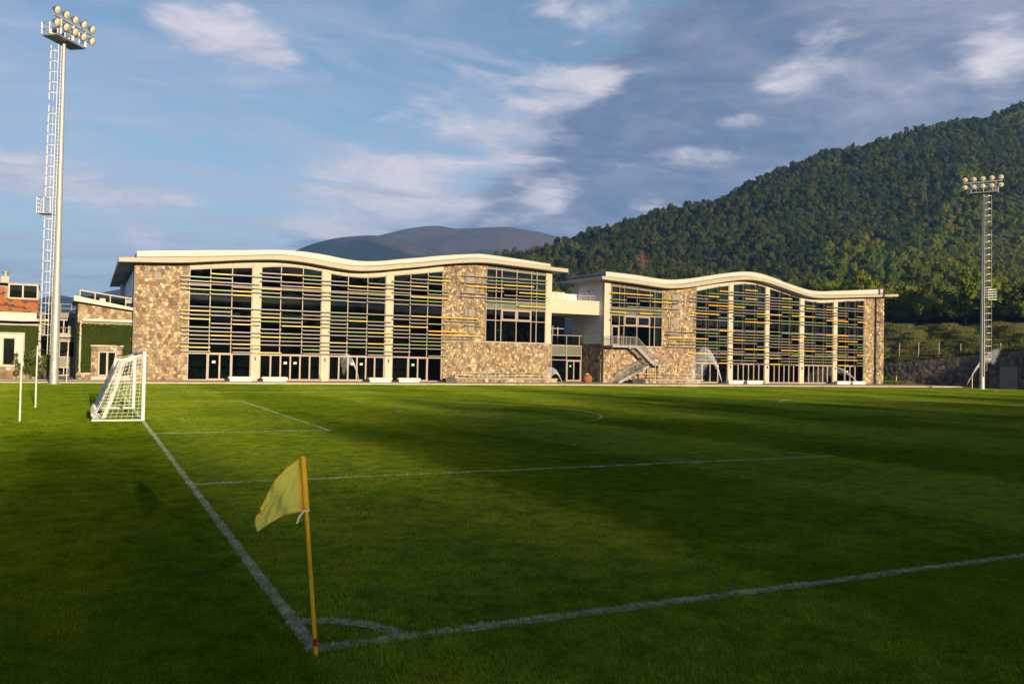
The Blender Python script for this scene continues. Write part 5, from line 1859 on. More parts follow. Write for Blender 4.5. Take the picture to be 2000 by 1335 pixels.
# ------------------------------------------------------------------ goal
def goal():
    root = empty('goal', (0.06, PC, 0), 0, 'white football goal with a sagging white net at the end of the pitch', 'goal')
    hw = 3.72
    for s in (-1, 1):
        MB().tube([(0, s * hw, -.02), (0, s * hw, 2.50)], .062, 14).build('post', 'white_paint', root, smooth=True)
    MB().tube([(0, -hw + .062, 2.44), (0, hw - .062, 2.44)], .06, 14).build('crossbar', 'white_paint', root, smooth=True)
    bd = -1.62
    gfr = MB()
    for s in (-1, 1):
        gfr.tube([(-.06, s * hw, .04), (bd, s * hw, .04)], .035, 8)
    gfr.tube([(bd, -hw, .04), (bd, hw, .04)], .035, 8)
    gfr.build('ground_frame', 'white_paint', root)
    rg = random.Random(12)
    net = MB()
    rad = .0052

    def cell(P, nu, nv):
        """net from a surface P(s, t)"""
        def wob(p): return (p[0] + rg.uniform(-.018, .018), p[1] + rg.uniform(-.018, .018), max(.03, p[2] + rg.uniform(-.018, .018)))
        G = [[wob(P(i / nu, j / nv)) for j in range(nv + 1)] for i in range(nu + 1)]
        for i in range(nu + 1):
            net.tube(G[i], rad, 3, False)
        for j in range(nv + 1):
            net.tube([G[i][j] for i in range(nu + 1)], rad, 3, False)
    tz = lambda y: 2.40 - .10 * math.cos((y / hw) * math.pi * .5)
    # roof of the net, sagging from the crossbar to the rope behind
    back_top = lambda y: (-.78 - .10 * math.cos(y / hw * 1.5), 2.20 - .32 * math.cos(y / hw * 1.5) ** 2)
    roofp = lambda s, t: (back_top((s * 2 - 1) * hw)[0] * t, (s * 2 - 1) * hw, 2.42 + (back_top((s * 2 - 1) * hw)[1] - 2.42) * t - .12 * math.sin(t * math.pi))
    cell(roofp, 58, 7)
    backp = lambda s, t: (back_top((s * 2 - 1) * hw)[0] + (bd - back_top((s * 2 - 1) * hw)[0]) * t ** 1.1, (s * 2 - 1) * hw, back_top((s * 2 - 1) * hw)[1] * (1 - t) + .05 * t)
    cell(backp, 58, 17)
    for sg in (-1, 1):
        xb = lambda t: -.78 + (bd + .78) * t ** 1.1
        sidep = lambda s, t, sg=sg: (s * xb(t), sg * hw, (2.42 - .24 * s) * (1 - t) + .05 * t)
        cell(sidep, 9, 17)
    net.build('net', 'net_white', root, recalc=False)
    # gathered folds of spare net hanging at the near back corner and lying on the frame
    f = MB()
    for k in range(26):
        o = rg.uniform(-.16, .16)
        pts = []
        for i in range(15):
            t = i / 14
            if t < .32:
                q = t / .32
                p = Vector((-.08 - .62 * q, -hw + .30 + .5 * q * (1 + o), 2.38 - .42 * q))
            else:
                q = (t - .32) / .68
                p = Vector((-.70 - .55 * q ** 1.3, -hw + .80 + .25 * q + o * 2.2, 1.96 * (1 - q) + .05))
            pts.append(p + Vector((rg.uniform(-.03, .03) + o * .5, rg.uniform(-.03, .03), rg.uniform(-.02, .02))))
        f.tube(pts, .0065, 3, False)
    for k in range(60):
        x, y = bd + rg.uniform(-.02, .05), rg.uniform(-hw, -hw + 3.2)
        pts = [(x + rg.uniform(-.05, .1), y, .42 + rg.uniform(-.06, .05)), (x - .05, y + rg.uniform(-.1, .1), .22), (x + rg.uniform(0, .25), y + rg.uniform(-.1, .1), .05)]
        f.tube(pts, .007, 3, False)
    for k in range(8):
        z = .34 + k * .014
        f.tube([(bd + rg.uniform(-.03, .05), -hw + i * .3, z + rg.uniform(-.04, .04)) for i in range(12)], .008, 3, False)
    f.build('net_fold', 'net_white', root, recalc=False)


goal()


def net_poles():
    tops = []
    for (x, y), h, lb in (((-3.82, 26.93), 2.67, 'thin white pole behind the goal, the one standing nearest the camera'), ((-3.73, 34.6), 2.64, 'thin white pole behind the goal, with a short shadow beside it'), ((-3.25, 66.3), 2.40, 'thin white pole by the road in front of the grey house')):
        root = empty('net_pole', (x, y, 0), 0, lb, 'pole', 'white poles behind the goal')
        MB().tube([(0, 0, -.03), (.0, 0, h * .5), (.012, 0, h)], [.034, .03, .028], 10).build('pole', 'pole_white', root, smooth=True)
        MB().tube([(.012, 0, h), (.012, 0, h + .02)], .036, 10).build('cap', 'galvanised', root)
        tops.append(Vector((x, y, h)))
    for (a, b), lb, zz in (((tops[0], tops[1]), 'slack cord strung between the two nearest white poles', (0, -.12)), ((tops[1], tops[2]), 'slack cords strung from the middle white pole to the pole by the road', (0, -.10, -.22))):
        mb = MB()
        for dz in zz:
            pts = []
            for i in range(13):
                t = i / 12
                p = a.lerp(b, t)
                pts.append((p.x, p.y, p.z - .05 + dz - .35 * math.sin(t * math.pi) * (1 if dz else .6)))
            mb.tube(pts, .008, 4, False)
        tag(mb.build('cord', 'cord', None, recalc=False), lb, 'cord', 'cords between the white poles')


net_poles()


# ------------------------------------------------------------------ corner flag
def corner_flag():
    root = empty('corner_flag', (0.042, -.093, 0), 0, 'yellow corner flag on a yellow pole with a red band near the foot', 'corner flag')
    left = Vector((-.8975, .4406, 0))
    back = Vector((.44, .8977, 0))
    up = Vector((0, 0, 1))
    ax = lambda z: left * (.150 * z / 1.64) + up * z
    r = .0172
    MB().tube([ax(-.06), ax(.085)], r, 14).build('pole_foot', 'flag_pole', root, smooth=True)
    MB().tube([ax(.0852), ax(.150)], r + .0012, 14).build('red_band', 'flag_red', root, smooth=True)
    MB().tube([ax(.1502), ax(.8), ax(1.62)], r, 14).build('pole', 'flag_pole', root, smooth=True)
    # cloth
    NS, NT = 44, 40

    def P(s, t):
        z_p = 1.640 - .445 * t
        w = .395 + .025 * t
        z_tip = 1.235 - .205 * t - .018 * math.sin(t * 9)
        # upper edge bows a little over the straight line
        z = z_p * (1 - s) + z_tip * s + .050 * math.sin(s * math.pi) * (1 - t) + .028 * math.sin(s * math.pi) * t
        x = w * s - .030 * math.sin(t * math.pi * 2.3) * s ** 3 - .02 * (1 - t) * s * s
        y = (.030 * math.sin(s * 7.0 + t * 3.4 + .4) + .018 * math.sin(t * 9.0 - s * 5) + .009 * math.sin(s * 17 + t * 6) + .006 * math.sin(s * 29 - t * 13) + .004 * math.sin(t * 34 + s * 11)) * min(1, s * 2.4)
        # a fold of the upper outer corner
        k = max(0, s - .74) * max(0, .42 - t)
        y += -k * .55
        z -= k * .30
        return ax(z_p) * 0 + left * (.150 * z / 1.64 + x + .004) + up * z + back * y

    def patch(s0, s1, t0, t1, ns, nt, off):
        mb = MB()
        vs, fs = [], []
        for i in range(ns + 1):
            for j in range(nt + 1):
                vs.append(P(s0 + (s1 - s0) * i / ns, t0 + (t1 - t0) * j / nt) + back * off)
        for i in range(ns):
            for j in range(nt):
                a = i * (nt + 1) + j
                fs.append((a, a + 1, a + nt + 2, a + nt + 1))
        return mb.add(vs, fs)
    f = patch(.10, 1, 0, 1, NS, NT, 0).build('flag', 'flag_cloth', root, smooth=True, recalc=False)
    # hem round the free edges, doubled cloth
    hem = patch(.10, 1, 0, .018, NS, 1, -.002)
    b = patch(.10, 1, .978, 1.0, NS, 1, -.002)
    hem.add(b.v, b.f)
    c = patch(.982, 1, 0, 1, 1, NT, -.002)
    hem.add(c.v, c.f)
    hem.build('hem', 'flag_hem', f, smooth=True, recalc=False)
    # sleeve round the pole
    mb = MB()
    pts = [ax(1.196 + .445 * i / 10) for i in range(11)]
    mb.tube(pts, [.0265 - .003 * i / 10 + .0012 * math.sin(i * 2.2) for i in range(11)], 14, False)
    sl = mb.build('sleeve', 'flag_hem', root, smooth=True)
    sv = patch(.02, .105, 0, 1, 6, 20, -.003)
    sv.build('sleeve_seam', 'flag_hem', sl, smooth=True, recalc=False)
    p = ax(1.19)
    t = MB().tube([p + left * .0 - back * .03 + up * .012, p + left * .022 - back * .034, p + left * .05 - back * .036 - up * .045, p + left * .068 - back * .036 - up * .095], [.006, .008, .010, .008], 6)
    t.tube([p + left * .025 * math.cos(k) * 1.0 + back * .027 * math.sin(k) + up * .006 for k in [i * 2 * math.pi / 12 for i in range(13)]], .005, 5, False)
    t.build('tie', 'tie_white', root)


corner_flag()


# ------------------------------------------------------------------ sprinklers
def sprinkler(loc, vh, vz, spread, n, label, seed, drop=.018, tmax=1.0, g=9.8):
    rg = np.random.default_rng(seed)
    root = empty('sprinkler', loc, 0, label, 'sprinkler', 'sprinklers watering the pitch')
    MB().tube([(0, 0, -.02), (0, 0, .14)], .045, 10).tube([(0, 0, .14), (0, 0, .20)], .03, 10).build('head', 'dark_metal', root)
    d = Vector((vh[0], vh[1], 0))
    T = 2 * vz / g
    mb = MB()
    pts = [(d.x * t, d.y * t, .2 + vz * t - g / 2 * t * t) for t in np.linspace(0, T * .42 * tmax, 9)]
    mb.tube(pts, [.006 + .003 * i for i in range(9)], 6, False)
    for _ in range(n):
        t = T * tmax * rg.uniform(0.02, 1) ** .8
        s = spread * (t / T) ** .9
        sl = rg.uniform(.82, 1.02)
        p = Vector((d.x * t * sl + rg.normal(0, s), d.y * t * sl + rg.normal(0, s), .2 + vz * t * sl - g / 2 * t * t + rg.normal(0, s * .7) - abs(rg.normal(0, s * 1.2))))
        if p.z < .02: continue
        q = drop * rg.uniform(.5, 1.5)
        mb.add([p + Vector((q, 0, 0)), p + Vector((0, q, 0)), p + Vector((-q, 0, 0)), p + Vector((0, -q, 0)), p + Vector((0, 0, q * 1.8)), p - Vector((0, 0, q * 1.8))],
               [(0, 1, 4), (1, 2, 4), (2, 3, 4), (3, 0, 4), (1, 0, 5), (2, 1, 5), (3, 2, 5), (0, 3, 5)])
    j = tag(mb.build('water_jet', 'water_spray', root, recalc=False), kind='stuff')


sprinkler((36.71, 60.45, 0), (-1.5, 1.2), 5.6, .07, 4500, 'sprinkler throwing a short white arc before the glazed entrance', 1, .0075, .75)
sprinkler((55.05, 60.53, 0), (-1.6, 1.4), 8.6, .24, 16000, 'sprinkler throwing the tallest fan of spray before the farther hall', 2, .010, 1.0)
sprinkler((18.45, 62.36, 0), (-1.5, .6), 6.9, .07, 3500, 'sprinkler throwing a thin arc before the third bay of the nearer hall', 3, .007, .72)
sprinkler((95.39, 63.33, 0), (3.6, -2.0), 9.6, .22, 7000, 'sprinkler throwing a slanting jet past the mast by the retaining wall', 4, .011, .5)
sprinkler((75.86, 61.98, 0), (-5.2, 1.6), 6.6, .16, 4000, 'sprinkler throwing a long flat jet before the last bay of the farther hall', 5, .008, .9)


# ------------------------------------------------------------------ retaining wall and its posts
def retaining_wall():
    pts = [((98.2, 79.5), 2.9), ((99.4, 74.0), 3.35), ((100.9, 68.0), 3.95), ((101.5, 63.3), 4.5), ((101.6, 60.6), 4.7), ((101.7, 54), 4.9), ((101.7, 20), 5.0)]
    root = empty('retaining_wall', (0, 0, 0), 0, 'dark stone retaining wall below the grass bank at the end of the pitch', 'wall')
    rg = random.Random(21)
    zones = []
    n_st = 0
    rest = MB()
    for k, ((a, za), (b, zb)) in enumerate(zip(pts, pts[1:])):
        A, B = Vector((*a, 0)), Vector((*b, 0))
        L = (B - A).length
        d = (B - A).normalized()
        nrm = Vector((d.y, -d.x, 0))
        if nrm.x > 0: nrm = -nrm
        top = lambda s: za + (zb - za) * s / L
        door = k == 3

        def W(s, y, z): return A + d * s - nrm * y + Vector((0, 0, z))
        w = MB()
        vs = [W(0, 0, -.05), W(L, 0, -.05), W(L, 0, zb), W(0, 0, za), W(0, .6, -.05), W(L, .6, -.05), W(L, .6, zb), W(0, .6, za)]
        w.add(vs, [(0, 1, 2, 3), (5, 4, 7, 6), (3, 2, 6, 7), (0, 3, 7, 4), (1, 5, 6, 2)])
        wp = w.build('wall_section', 'dark_stone', root)
        if k == 5: continue
        st = rubble(0, L, 0, top, .44, 70 + k)
        for poly, col, ar in st:
            czs = sum(p[1] for p in poly) / len(poly)
            if door and czs < 2.9: continue
            g = (col[0] + col[1] + col[2]) / 3
            cc = tuple(.42 * (g * .75 + c * .25) for c in col)
            mb = MB()
            stone_into(mb, poly, cc, 0, rg.uniform(.03, .09))
            mb.v = [tuple(W(x, y, z)) for x, y, z in mb.v]
            if ar > .20 and n_st < 300:
                n_st += 1
                mb.build('stone', 'stone', wp)
            else:
                rest.add(mb.v, mb.f)
                rest.c += mb.c
        if door:
            q = MB()
            q.add([W(.25, -.10, 0), W(L - .25, -.10, 0), W(L - .25, -.10, 2.75), W(.25, -.10, 2.75), W(.25, .0, 0), W(L - .25, 0, 0), W(L - .25, 0, 2.75), W(.25, 0, 2.75)],
                  [(0, 1, 2, 3), (5, 4, 7, 6), (3, 2, 6, 7), (0, 3, 7, 4), (1, 5, 6, 2)])
            dr = q.build('door', 'door_grey', root)
            for s in (L / 2,):
                e = MB().add([W(s - .012, -.105, .02), W(s + .012, -.105, .02), W(s + .012, -.105, 2.74), W(s - .012, -.105, 2.74)], [(0, 1, 2, 3)])
                e.build('seam', 'dark_metal', dr)
            h = W(L / 2 + .1, -.14, 1.3)
            MB().box(h.x - .03, h.x + .03, h.y - .03, h.y + .03, h.z - .12, h.z + .12).build('handle', 'steel', dr)

    tag(rest.build('stonework', 'stone', root), kind='stuff')


retaining_wall()
from mathutils import noise as mnoise
# ------------------------------------------------------------------ hills, woods and far mountains
CAMP = Vector((-1.697855, -7.19688169, 2.47931907))
# the hill: its crest runs along x some 450 m off and climbs steadily with x
def _lin(x, pts):
    if x <= pts[0][0]: return pts[0][1]
    for (x0, z0), (x1, z1) in zip(pts, pts[1:]):
        if x <= x1: return z0 + (z1 - z0) * (x - x0) / (x1 - x0)
    return pts[-1][1]


def hill_height(x, y):
    A = _lin(x, [(40, 3), (150, 24), (232, 47), (257, 53), (309, 74), (370, 97), (436, 126), (533, 164), (693, 212), (900, 250), (1500, 270)])
    u = (y - 100) / 350
    G = 0 if u < 0 else (u * (.88 + .12 * u) if u <= 1 else 1 - (u - 1) * .55)
    s = min(1, max(0, (x - 60) / 70))
    P = 2 + 9 * s * s * (3 - 2 * s)
    P *= min(1, max(0, (y - 40) / 60 + .4))
    b = 5.0 * math.sin(x * .0105 + y * .0205 + 2.1) * u + 2.2 * math.sin(x * .021 + y * .008) + 1.8 * math.sin(x * .043 - y * .027 + 1) + 1.2 * math.sin(x * .09 + y * .06)
    return A * G + P + b * min(1, max(0, u * 2.5))


def hill_range(az):
    """distance of the foot and of the crest along a bearing"""
    foot = _lin(az, [(2, 600), (19, 420), (27.5, 300), (30, 250), (34.6, 225), (39.5, 205), (44, 188), (50, 176), (57, 164), (64, 160), (90, 150)])
    return foot, min(450 / max(math.cos(R(az)), .01), 950)


def hill_point(az, t):
    """az in degrees, t from 0 (foot) over 3 (crest) to 4 (behind it)"""
    f, c = hill_range(az)
    c = max(c, f + 120)
    D = f + (c - f) * t / 3
    r = R(az)
    x, y = CAMP.x + D * math.sin(r), CAMP.y + D * math.cos(r)
    return Vector((x, y, hill_height(x, y)))


def hillside():
    na, nt = 110, 60
    vs = [tuple(hill_point(2 + 88 * i / na, 4 * j / nt)) for i in range(na + 1) for j in range(nt + 1)]
    fs = [(i * (nt + 1) + j, (i + 1) * (nt + 1) + j, (i + 1) * (nt + 1) + j + 1, i * (nt + 1) + j + 1) for i in range(na) for j in range(nt)]
    tag(MB().add(vs, fs).build('wooded_hill', 'forest_floor', None, smooth=True), kind='structure')


hillside()


def bank_point(az, t):
    """grass bank from behind the retaining wall (t=0) up to the edge of the woods (t=1)"""
    wall = [(97.6, 82.5, 2.6), (98.2, 79.5, 2.9), (99.4, 74.0, 3.35), (100.9, 68.0, 3.95), (101.5, 63.3, 4.5), (101.6, 60.6, 4.7), (101.7, 54, 4.9), (101.7, -40, 5.0)]
    dx, dy = math.sin(R(az)), math.cos(R(az))
    D0, z0 = 132.0, 2.6
    for (xa, ya, za), (xb, yb, zb) in zip(wall, wall[1:]):
        ex, ey = xb - xa, yb - ya
        det = dx * -ey + ex * dy
        if abs(det) < 1e-9: continue
        D = ((xa - CAMP.x) * -ey + ex * (ya - CAMP.y)) / det
        f = (dx * (ya - CAMP.y) - dy * (xa - CAMP.x)) / det
        if 0 <= f <= 1:
            D0, z0 = D + .35, za + (zb - za) * f + .03
            break
    h = hill_point(az, .06)
    D1 = math.hypot(h.x - CAMP.x, h.y - CAMP.y)
    D = D0 + (D1 - D0) * t
    z = z0 + (h.z + .1 - z0) * (t ** .85) + (.35 * math.sin(az * 2.2 + t * 6) + .25 * math.sin(az * 5 - t * 9)) * math.sin(t * math.pi)
    r = R(az)
    return Vector((CAMP.x + D * math.sin(r), CAMP.y + D * math.cos(r), z))


def grass_bank():
    na, nt = 90, 26
    vs = []
    for i in range(na + 1):
        for j in range(nt + 1):
            p = bank_point(48.6 + 41 * i / na, max(j - 1, 0) / (nt - 1))
            vs.append((p.x, p.y, p.z - (3.5 if j == 0 else 0)))
    fs = [(i * (nt + 1) + j, (i + 1) * (nt + 1) + j, (i + 1) * (nt + 1) + j + 1, i * (nt + 1) + j + 1) for i in range(na) for j in range(nt)]
    tag(MB().add(vs, fs).build('grass_bank', 'bank_soil', None, smooth=True), kind='structure')
    # a pale track cut along the top of the bank
    vs = []
    for i in range(25):
        az = 51.7 + i * .42
        t = .86 + .02 * math.sin(i * .4)
        p, q = bank_point(az, t), bank_point(az, t + .075)
        vs += [(p.x, p.y, p.z + .16), (q.x, q.y, q.z + .22)]
    fs = [(2 * i, 2 * i + 2, 2 * i + 3, 2 * i + 1) for i in range(24)]
    tag(MB().add(vs, fs).build('track', 'asphalt', None, recalc=False), kind='structure')
    # ground between the terrace and the bank, by the end of the farther hall
    sheet('verge', 'bank_soil', 94.6, 101.0, 73.2, 86, 0.125)
    # rough grass
    rg = np.random.default_rng(9)
    P = []
    while len(P) < 5200:
        az, t = rg.uniform(48.7, 72), rg.uniform(0.0, .99)
        if .84 < t < .95 and 51.5 < az < 62 and rg.random() < .9: continue
        P.append(bank_point(az, t))
    for _ in range(140):
        P.append(Vector((rg.uniform(94.8, 99), rg.uniform(73.5, 79.5), .12)))
    n = len(P)
    protos = [blade_patch('bank_tuft', 'bank_blade', 1.5, 150, .10, .42, .035, .3, 80 + i) for i in range(4)]
    s = rg.uniform(.6, 1.3, n)
    instancer('bank_grass', [tuple(p) for p in P], np.c_[np.zeros((n, 2)), rg.uniform(0, 6.28, n)], np.c_[s, s, s * rg.uniform(.5, 1.3, n)], rg.integers(0, 4, n), protos)


grass_bank()


def crown_mesh(name, seed, nleaf, rx, rz, zc, leaf, lumps, mat='leaf', heart=True):
    rg = np.random.default_rng(seed)
    cs, rs = [], []
    for k in range(lumps):
        while True:
            p = rg.uniform(-1, 1, 3)
            if np.linalg.norm(p) < 1: break
        cs.append(np.array([p[0] * rx * .68, p[1] * rx * .68, zc + p[2] * rz * .72]))
        rs.append(rx * rg.uniform(.30, .52))
    cs, rs = np.array(cs), np.array(rs)
    k = rg.choice(lumps, nleaf, p=rs**2 / (rs**2).sum())
    d = rg.normal(0, 1, (nleaf, 3))
    d[:, 2] += .25
    d /= np.linalg.norm(d, axis=1)[:, None]
    c = cs[k] + d * (rs[k] * rg.uniform(.78, 1.12, nleaf))[:, None]
    nr = d + rg.normal(0, .38, (nleaf, 3))
    nr /= np.linalg.norm(nr, axis=1)[:, None]
    t = np.cross(nr, rg.normal(0, 1, (nleaf, 3)))
    t /= np.linalg.norm(t, axis=1)[:, None]
    b = np.cross(nr, t)
    s = (leaf * rg.uniform(.55, 1.25, nleaf))[:, None]
    v = np.stack([c - t * s * .5, c - b * s * .42, c + t * s * .5, c + b * s * .42], 1).reshape(-1, 3)
    vs = v.tolist()
    fs = (np.arange(nleaf)[:, None] * 4 + np.arange(4)).tolist()
    # dense heart of each lump
    ico_v = [(0, 0, 1), (.894, 0, .447), (.276, .851, .447), (-.724, .526, .447), (-.724, -.526, .447), (.276, -.851, .447), (.724, .526, -.447), (-.276, .851, -.447), (-.894, 0, -.447), (-.276, -.851, -.447), (.724, -.526, -.447), (0, 0, -1)]
    ico_f = [(0, 1, 2), (0, 2, 3), (0, 3, 4), (0, 4, 5), (0, 5, 1), (1, 6, 2), (2, 7, 3), (3, 8, 4), (4, 9, 5), (5, 10, 1), (2, 6, 7), (3, 7, 8), (4, 8, 9), (5, 9, 10), (1, 10, 6), (6, 11, 7), (7, 11, 8), (8, 11, 9), (9, 11, 10), (10, 11, 6)]
    for cc, r in zip(cs, rs) if heart else ():
        o = len(vs)
        vs += [(cc[0] + a * r * .72 * rg.uniform(.8, 1.1), cc[1] + bb * r * .72 * rg.uniform(.8, 1.1), cc[2] + e * r * .72) for a, bb, e in ico_v]
        fs += [tuple(i + o for i in f) for f in ico_f]
    me = bpy.data.meshes.new(name)
    me.from_pydata(vs, [], fs)
    me.materials.append(MATS[mat])
    return me


def trunk_mesh(name, seed, h, r):
    rg = random.Random(seed)
    mb = MB().tube([(0, 0, -.8), (rg.uniform(-.1, .1), rg.uniform(-.1, .1), h * .5), (rg.uniform(-.3, .3), rg.uniform(-.3, .3), h)], [r, r * .75, r * .35], 7)
    for k in range(4):
        a = rg.uniform(0, 6.28)
        z = h * rg.uniform(.45, .8)
        mb.tube([(0, 0, z), (math.cos(a) * 1.1, math.sin(a) * 1.1, z + 1.0), (math.cos(a) * 2.1, math.sin(a) * 2.1, z + 2.3)], [r * .45, r * .3, r * .12], 5)
    return mb.mesh(name, 'bark', smooth=True)


KINDS = [  # radius, half height, centre height, leaf size, lumps
    (3.5, 3.6, 5.6, .62, 13), (3.9, 3.3, 5.2, .66, 15), (3.1, 4.2, 6.2, .58, 12), (3.4, 3.9, 5.8, .60, 16), (2.8, 4.4, 6.0, .55, 11), (4.2, 3.5, 5.6, .68, 17)]
TRUNKS = [trunk_mesh('trunk', 300 + i, k[2], .22) for i, k in enumerate(KINDS)]
_crowns = {}


def crown(i, mat):
    if (i, mat) not in _crowns:
        k = KINDS[i]
        base = next((m for (j, _), m in _crowns.items() if j == i), None)
        if base is None:
            me = crown_mesh('crown', 200 + i, 980, k[0], k[1], k[2], k[3] * .92, k[4], mat)
        else:
            me = base.copy()
            me.materials[0] = MATS[mat]
        _crowns[(i, mat)] = me
    return _crowns[(i, mat)]


def forest():
    rg = random.Random(77)
    grid = {}
    pts = []
    cell = 5.0

    def ok(x, y, d):
        i, j = int(x // cell), int(y // cell)
        for a in (-1, 0, 1):
            for b in (-1, 0, 1):
                for q in grid.get((i + a, j + b), ()):
                    if (q[0] - x) ** 2 + (q[1] - y) ** 2 < d * d: return False
        return True
    tries = 0
    while tries < 190000:
        tries += 1
        az = rg.uniform(12, 76)
        t = rg.random() * 3.4 + .0
        p = hill_point(az, t)
        D = math.hypot(p.x - CAMP.x, p.y - CAMP.y)
        f_, c_ = hill_range(az)
        w = D * (max(c_, f_ + 120) - f_) / 3 / 300000.0
        if az < 27: w *= .55
        if rg.random() > w * 2.6: continue
        if not ok(p.x, p.y, 3.2 if D < 330 else 3.9): continue
        grid.setdefault((int(p.x // cell), int(p.y // cell)), []).append((p.x, p.y))
        pts.append((p, D, az, t))

    # the 300 that show largest: nearest ones inside the picture and not behind the halls
    def shows(q):
        p, D, az, t = q
        if az > 58.2: return False
        el = (p.z + 7 - CAMP.z) / D
        if az < 50: return el > (.075 if az > 31 else .118)
        return True
    order = sorted([q for q in pts if shows(q)], key=lambda q: q[1])
    single = order[:300]
    ids = set(id(q) for q in single)
    rest = [q for q in pts if id(q) not in ids]

    def stand(name, sel, mat, big):
        P, RO, SC, IX = [], [], [], []
        for p, D, az, t in sel:
            s = rg.uniform(.52, .92) * big * (1 + .28 * math.sin(p.x * .047 + 1.3 * math.sin(p.y * .031)) * math.sin(p.y * .041)) * (1.0 if D > 300 else .9)
            P.append((p.x, p.y, p.z - .6))
            RO.append((rg.uniform(-.08, .08), rg.uniform(-.08, .08), rg.uniform(0, 6.28)))
            SC.append((s, s, s * rg.uniform(.82, 1.2)))
            IX.append(rg.randrange(6))
        instancer(name, P, RO, SC, IX, [crown(i, mat) for i in range(6)])
    # darker leaves up the hill put cloud shade into the colour; both sets blend
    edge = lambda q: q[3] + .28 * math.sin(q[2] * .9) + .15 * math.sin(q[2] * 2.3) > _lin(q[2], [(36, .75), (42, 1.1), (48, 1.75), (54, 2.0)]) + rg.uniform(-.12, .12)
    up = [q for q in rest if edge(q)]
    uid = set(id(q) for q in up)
    stand('shade_toned_forest', up, 'leaf_dark', 1.0)
    stand('lower_forest', [q for q in rest if id(q) not in uid], 'leaf_mixed', .92)
    # low growth along the foot of the woods
    P, RO, SC, IX = [], [], [], []
    for _ in range(700):
        az = rg.uniform(47, 74)
        p = hill_point(az, rg.uniform(.0, .32))
        s = rg.uniform(.22, .5)
        P.append((p.x, p.y, p.z - s * 2.2))
        RO.append((0, 0, rg.uniform(0, 6.28)))
        SC.append((s * 1.2, s * 1.2, s))
        IX.append(rg.randrange(6))
    instancer('undergrowth', P, RO, SC, IX, [crown(i, 'leaf') for i in range(6)])
    # single trees, each with its crown and trunk
    shape = ['round', 'broad', 'tall', 'bushy', 'slender', 'wide']
    tones = [('leaf_yellow', 'yellow-green'), ('leaf', 'green'), ('leaf_dark', 'dark green'), ('leaf_olive', 'olive')]
    zones = [(31.5, 'in the gap between the halls'), (36.0, 'over the gym window of the farther hall'), (38.6, 'over the stone panel of the farther hall'), (40.6, 'over the first bay of the farther hall'), (43.0, 'over the second bay of the farther hall'),
             (45.2, 'over the third bay of the farther hall'), (47.2, 'over the fourth bay of the farther hall'), (49.2, 'over the last bay of the farther hall'), (51.2, 'at the stone end of the farther hall'), (52.9, 'midway between farther hall and mast'),
             (54.2, 'just left of the mast above the bank'), (55.8, 'just right of the mast above the bank'), (90, 'beyond the mast at the edge of the view')]
    used = set()
    for p, D, az, t in single:
        place = next(z for a, z in zones if az < a)
        row = 'lowest' if t < .18 else ('low' if t < .5 else ('upper' if t < .85 else 'high'))
        for _ in range(60):                        # no two trees of one place alike in size, shape and tone
            k = rg.randrange(6)
            m, tone = rg.choices(tones, (3, 5, 2, 2))[0]
            s = rg.uniform(.52, 1.0)
            size = 'small ' if s < .66 else ('large ' if s > .86 else '')
            key = (size, k, tone, row, place)
            if key not in used: break
        used.add(key)
        o = empty('broadleaf_tree', (p.x, p.y, p.z - (.9 if t < .2 else .4)), rg.uniform(0, 6.28), '%s%s %s tree, %s row, %s' % (size, shape[k], tone, row, place), 'tree', 'trees of the lower wooded hill')
        o.scale = (s, s, s * rg.uniform(.85, 1.15))
        for nm, me in (('crown', crown(k, m)), ('trunk', TRUNKS[k])):
            c = bpy.data.objects.new(nm, me)
            COL.objects.link(c)
            c.parent = o


forest()
CROWNS = [crown(i, 'leaf') for i in range(6)]

# bushes where the bank meets the hall, and along the verge
for k, (x, y, r_, h, lb) in enumerate(((96.6, 78.2, .9, 1.5, 'tall green bush hard by the stone end of the farther hall'), (97.2, 76.6, .6, .8, 'low yellow-green bush on the verge before the retaining wall'), (98.0, 80.8, 1.0, 1.5, 'dark bush at the low end of the retaining wall'))):
    shrub('bush', (x, y, .12 if y < 79 else 1.2), r_, h, 650, 90 + k, lb, 'bush', size=.22)


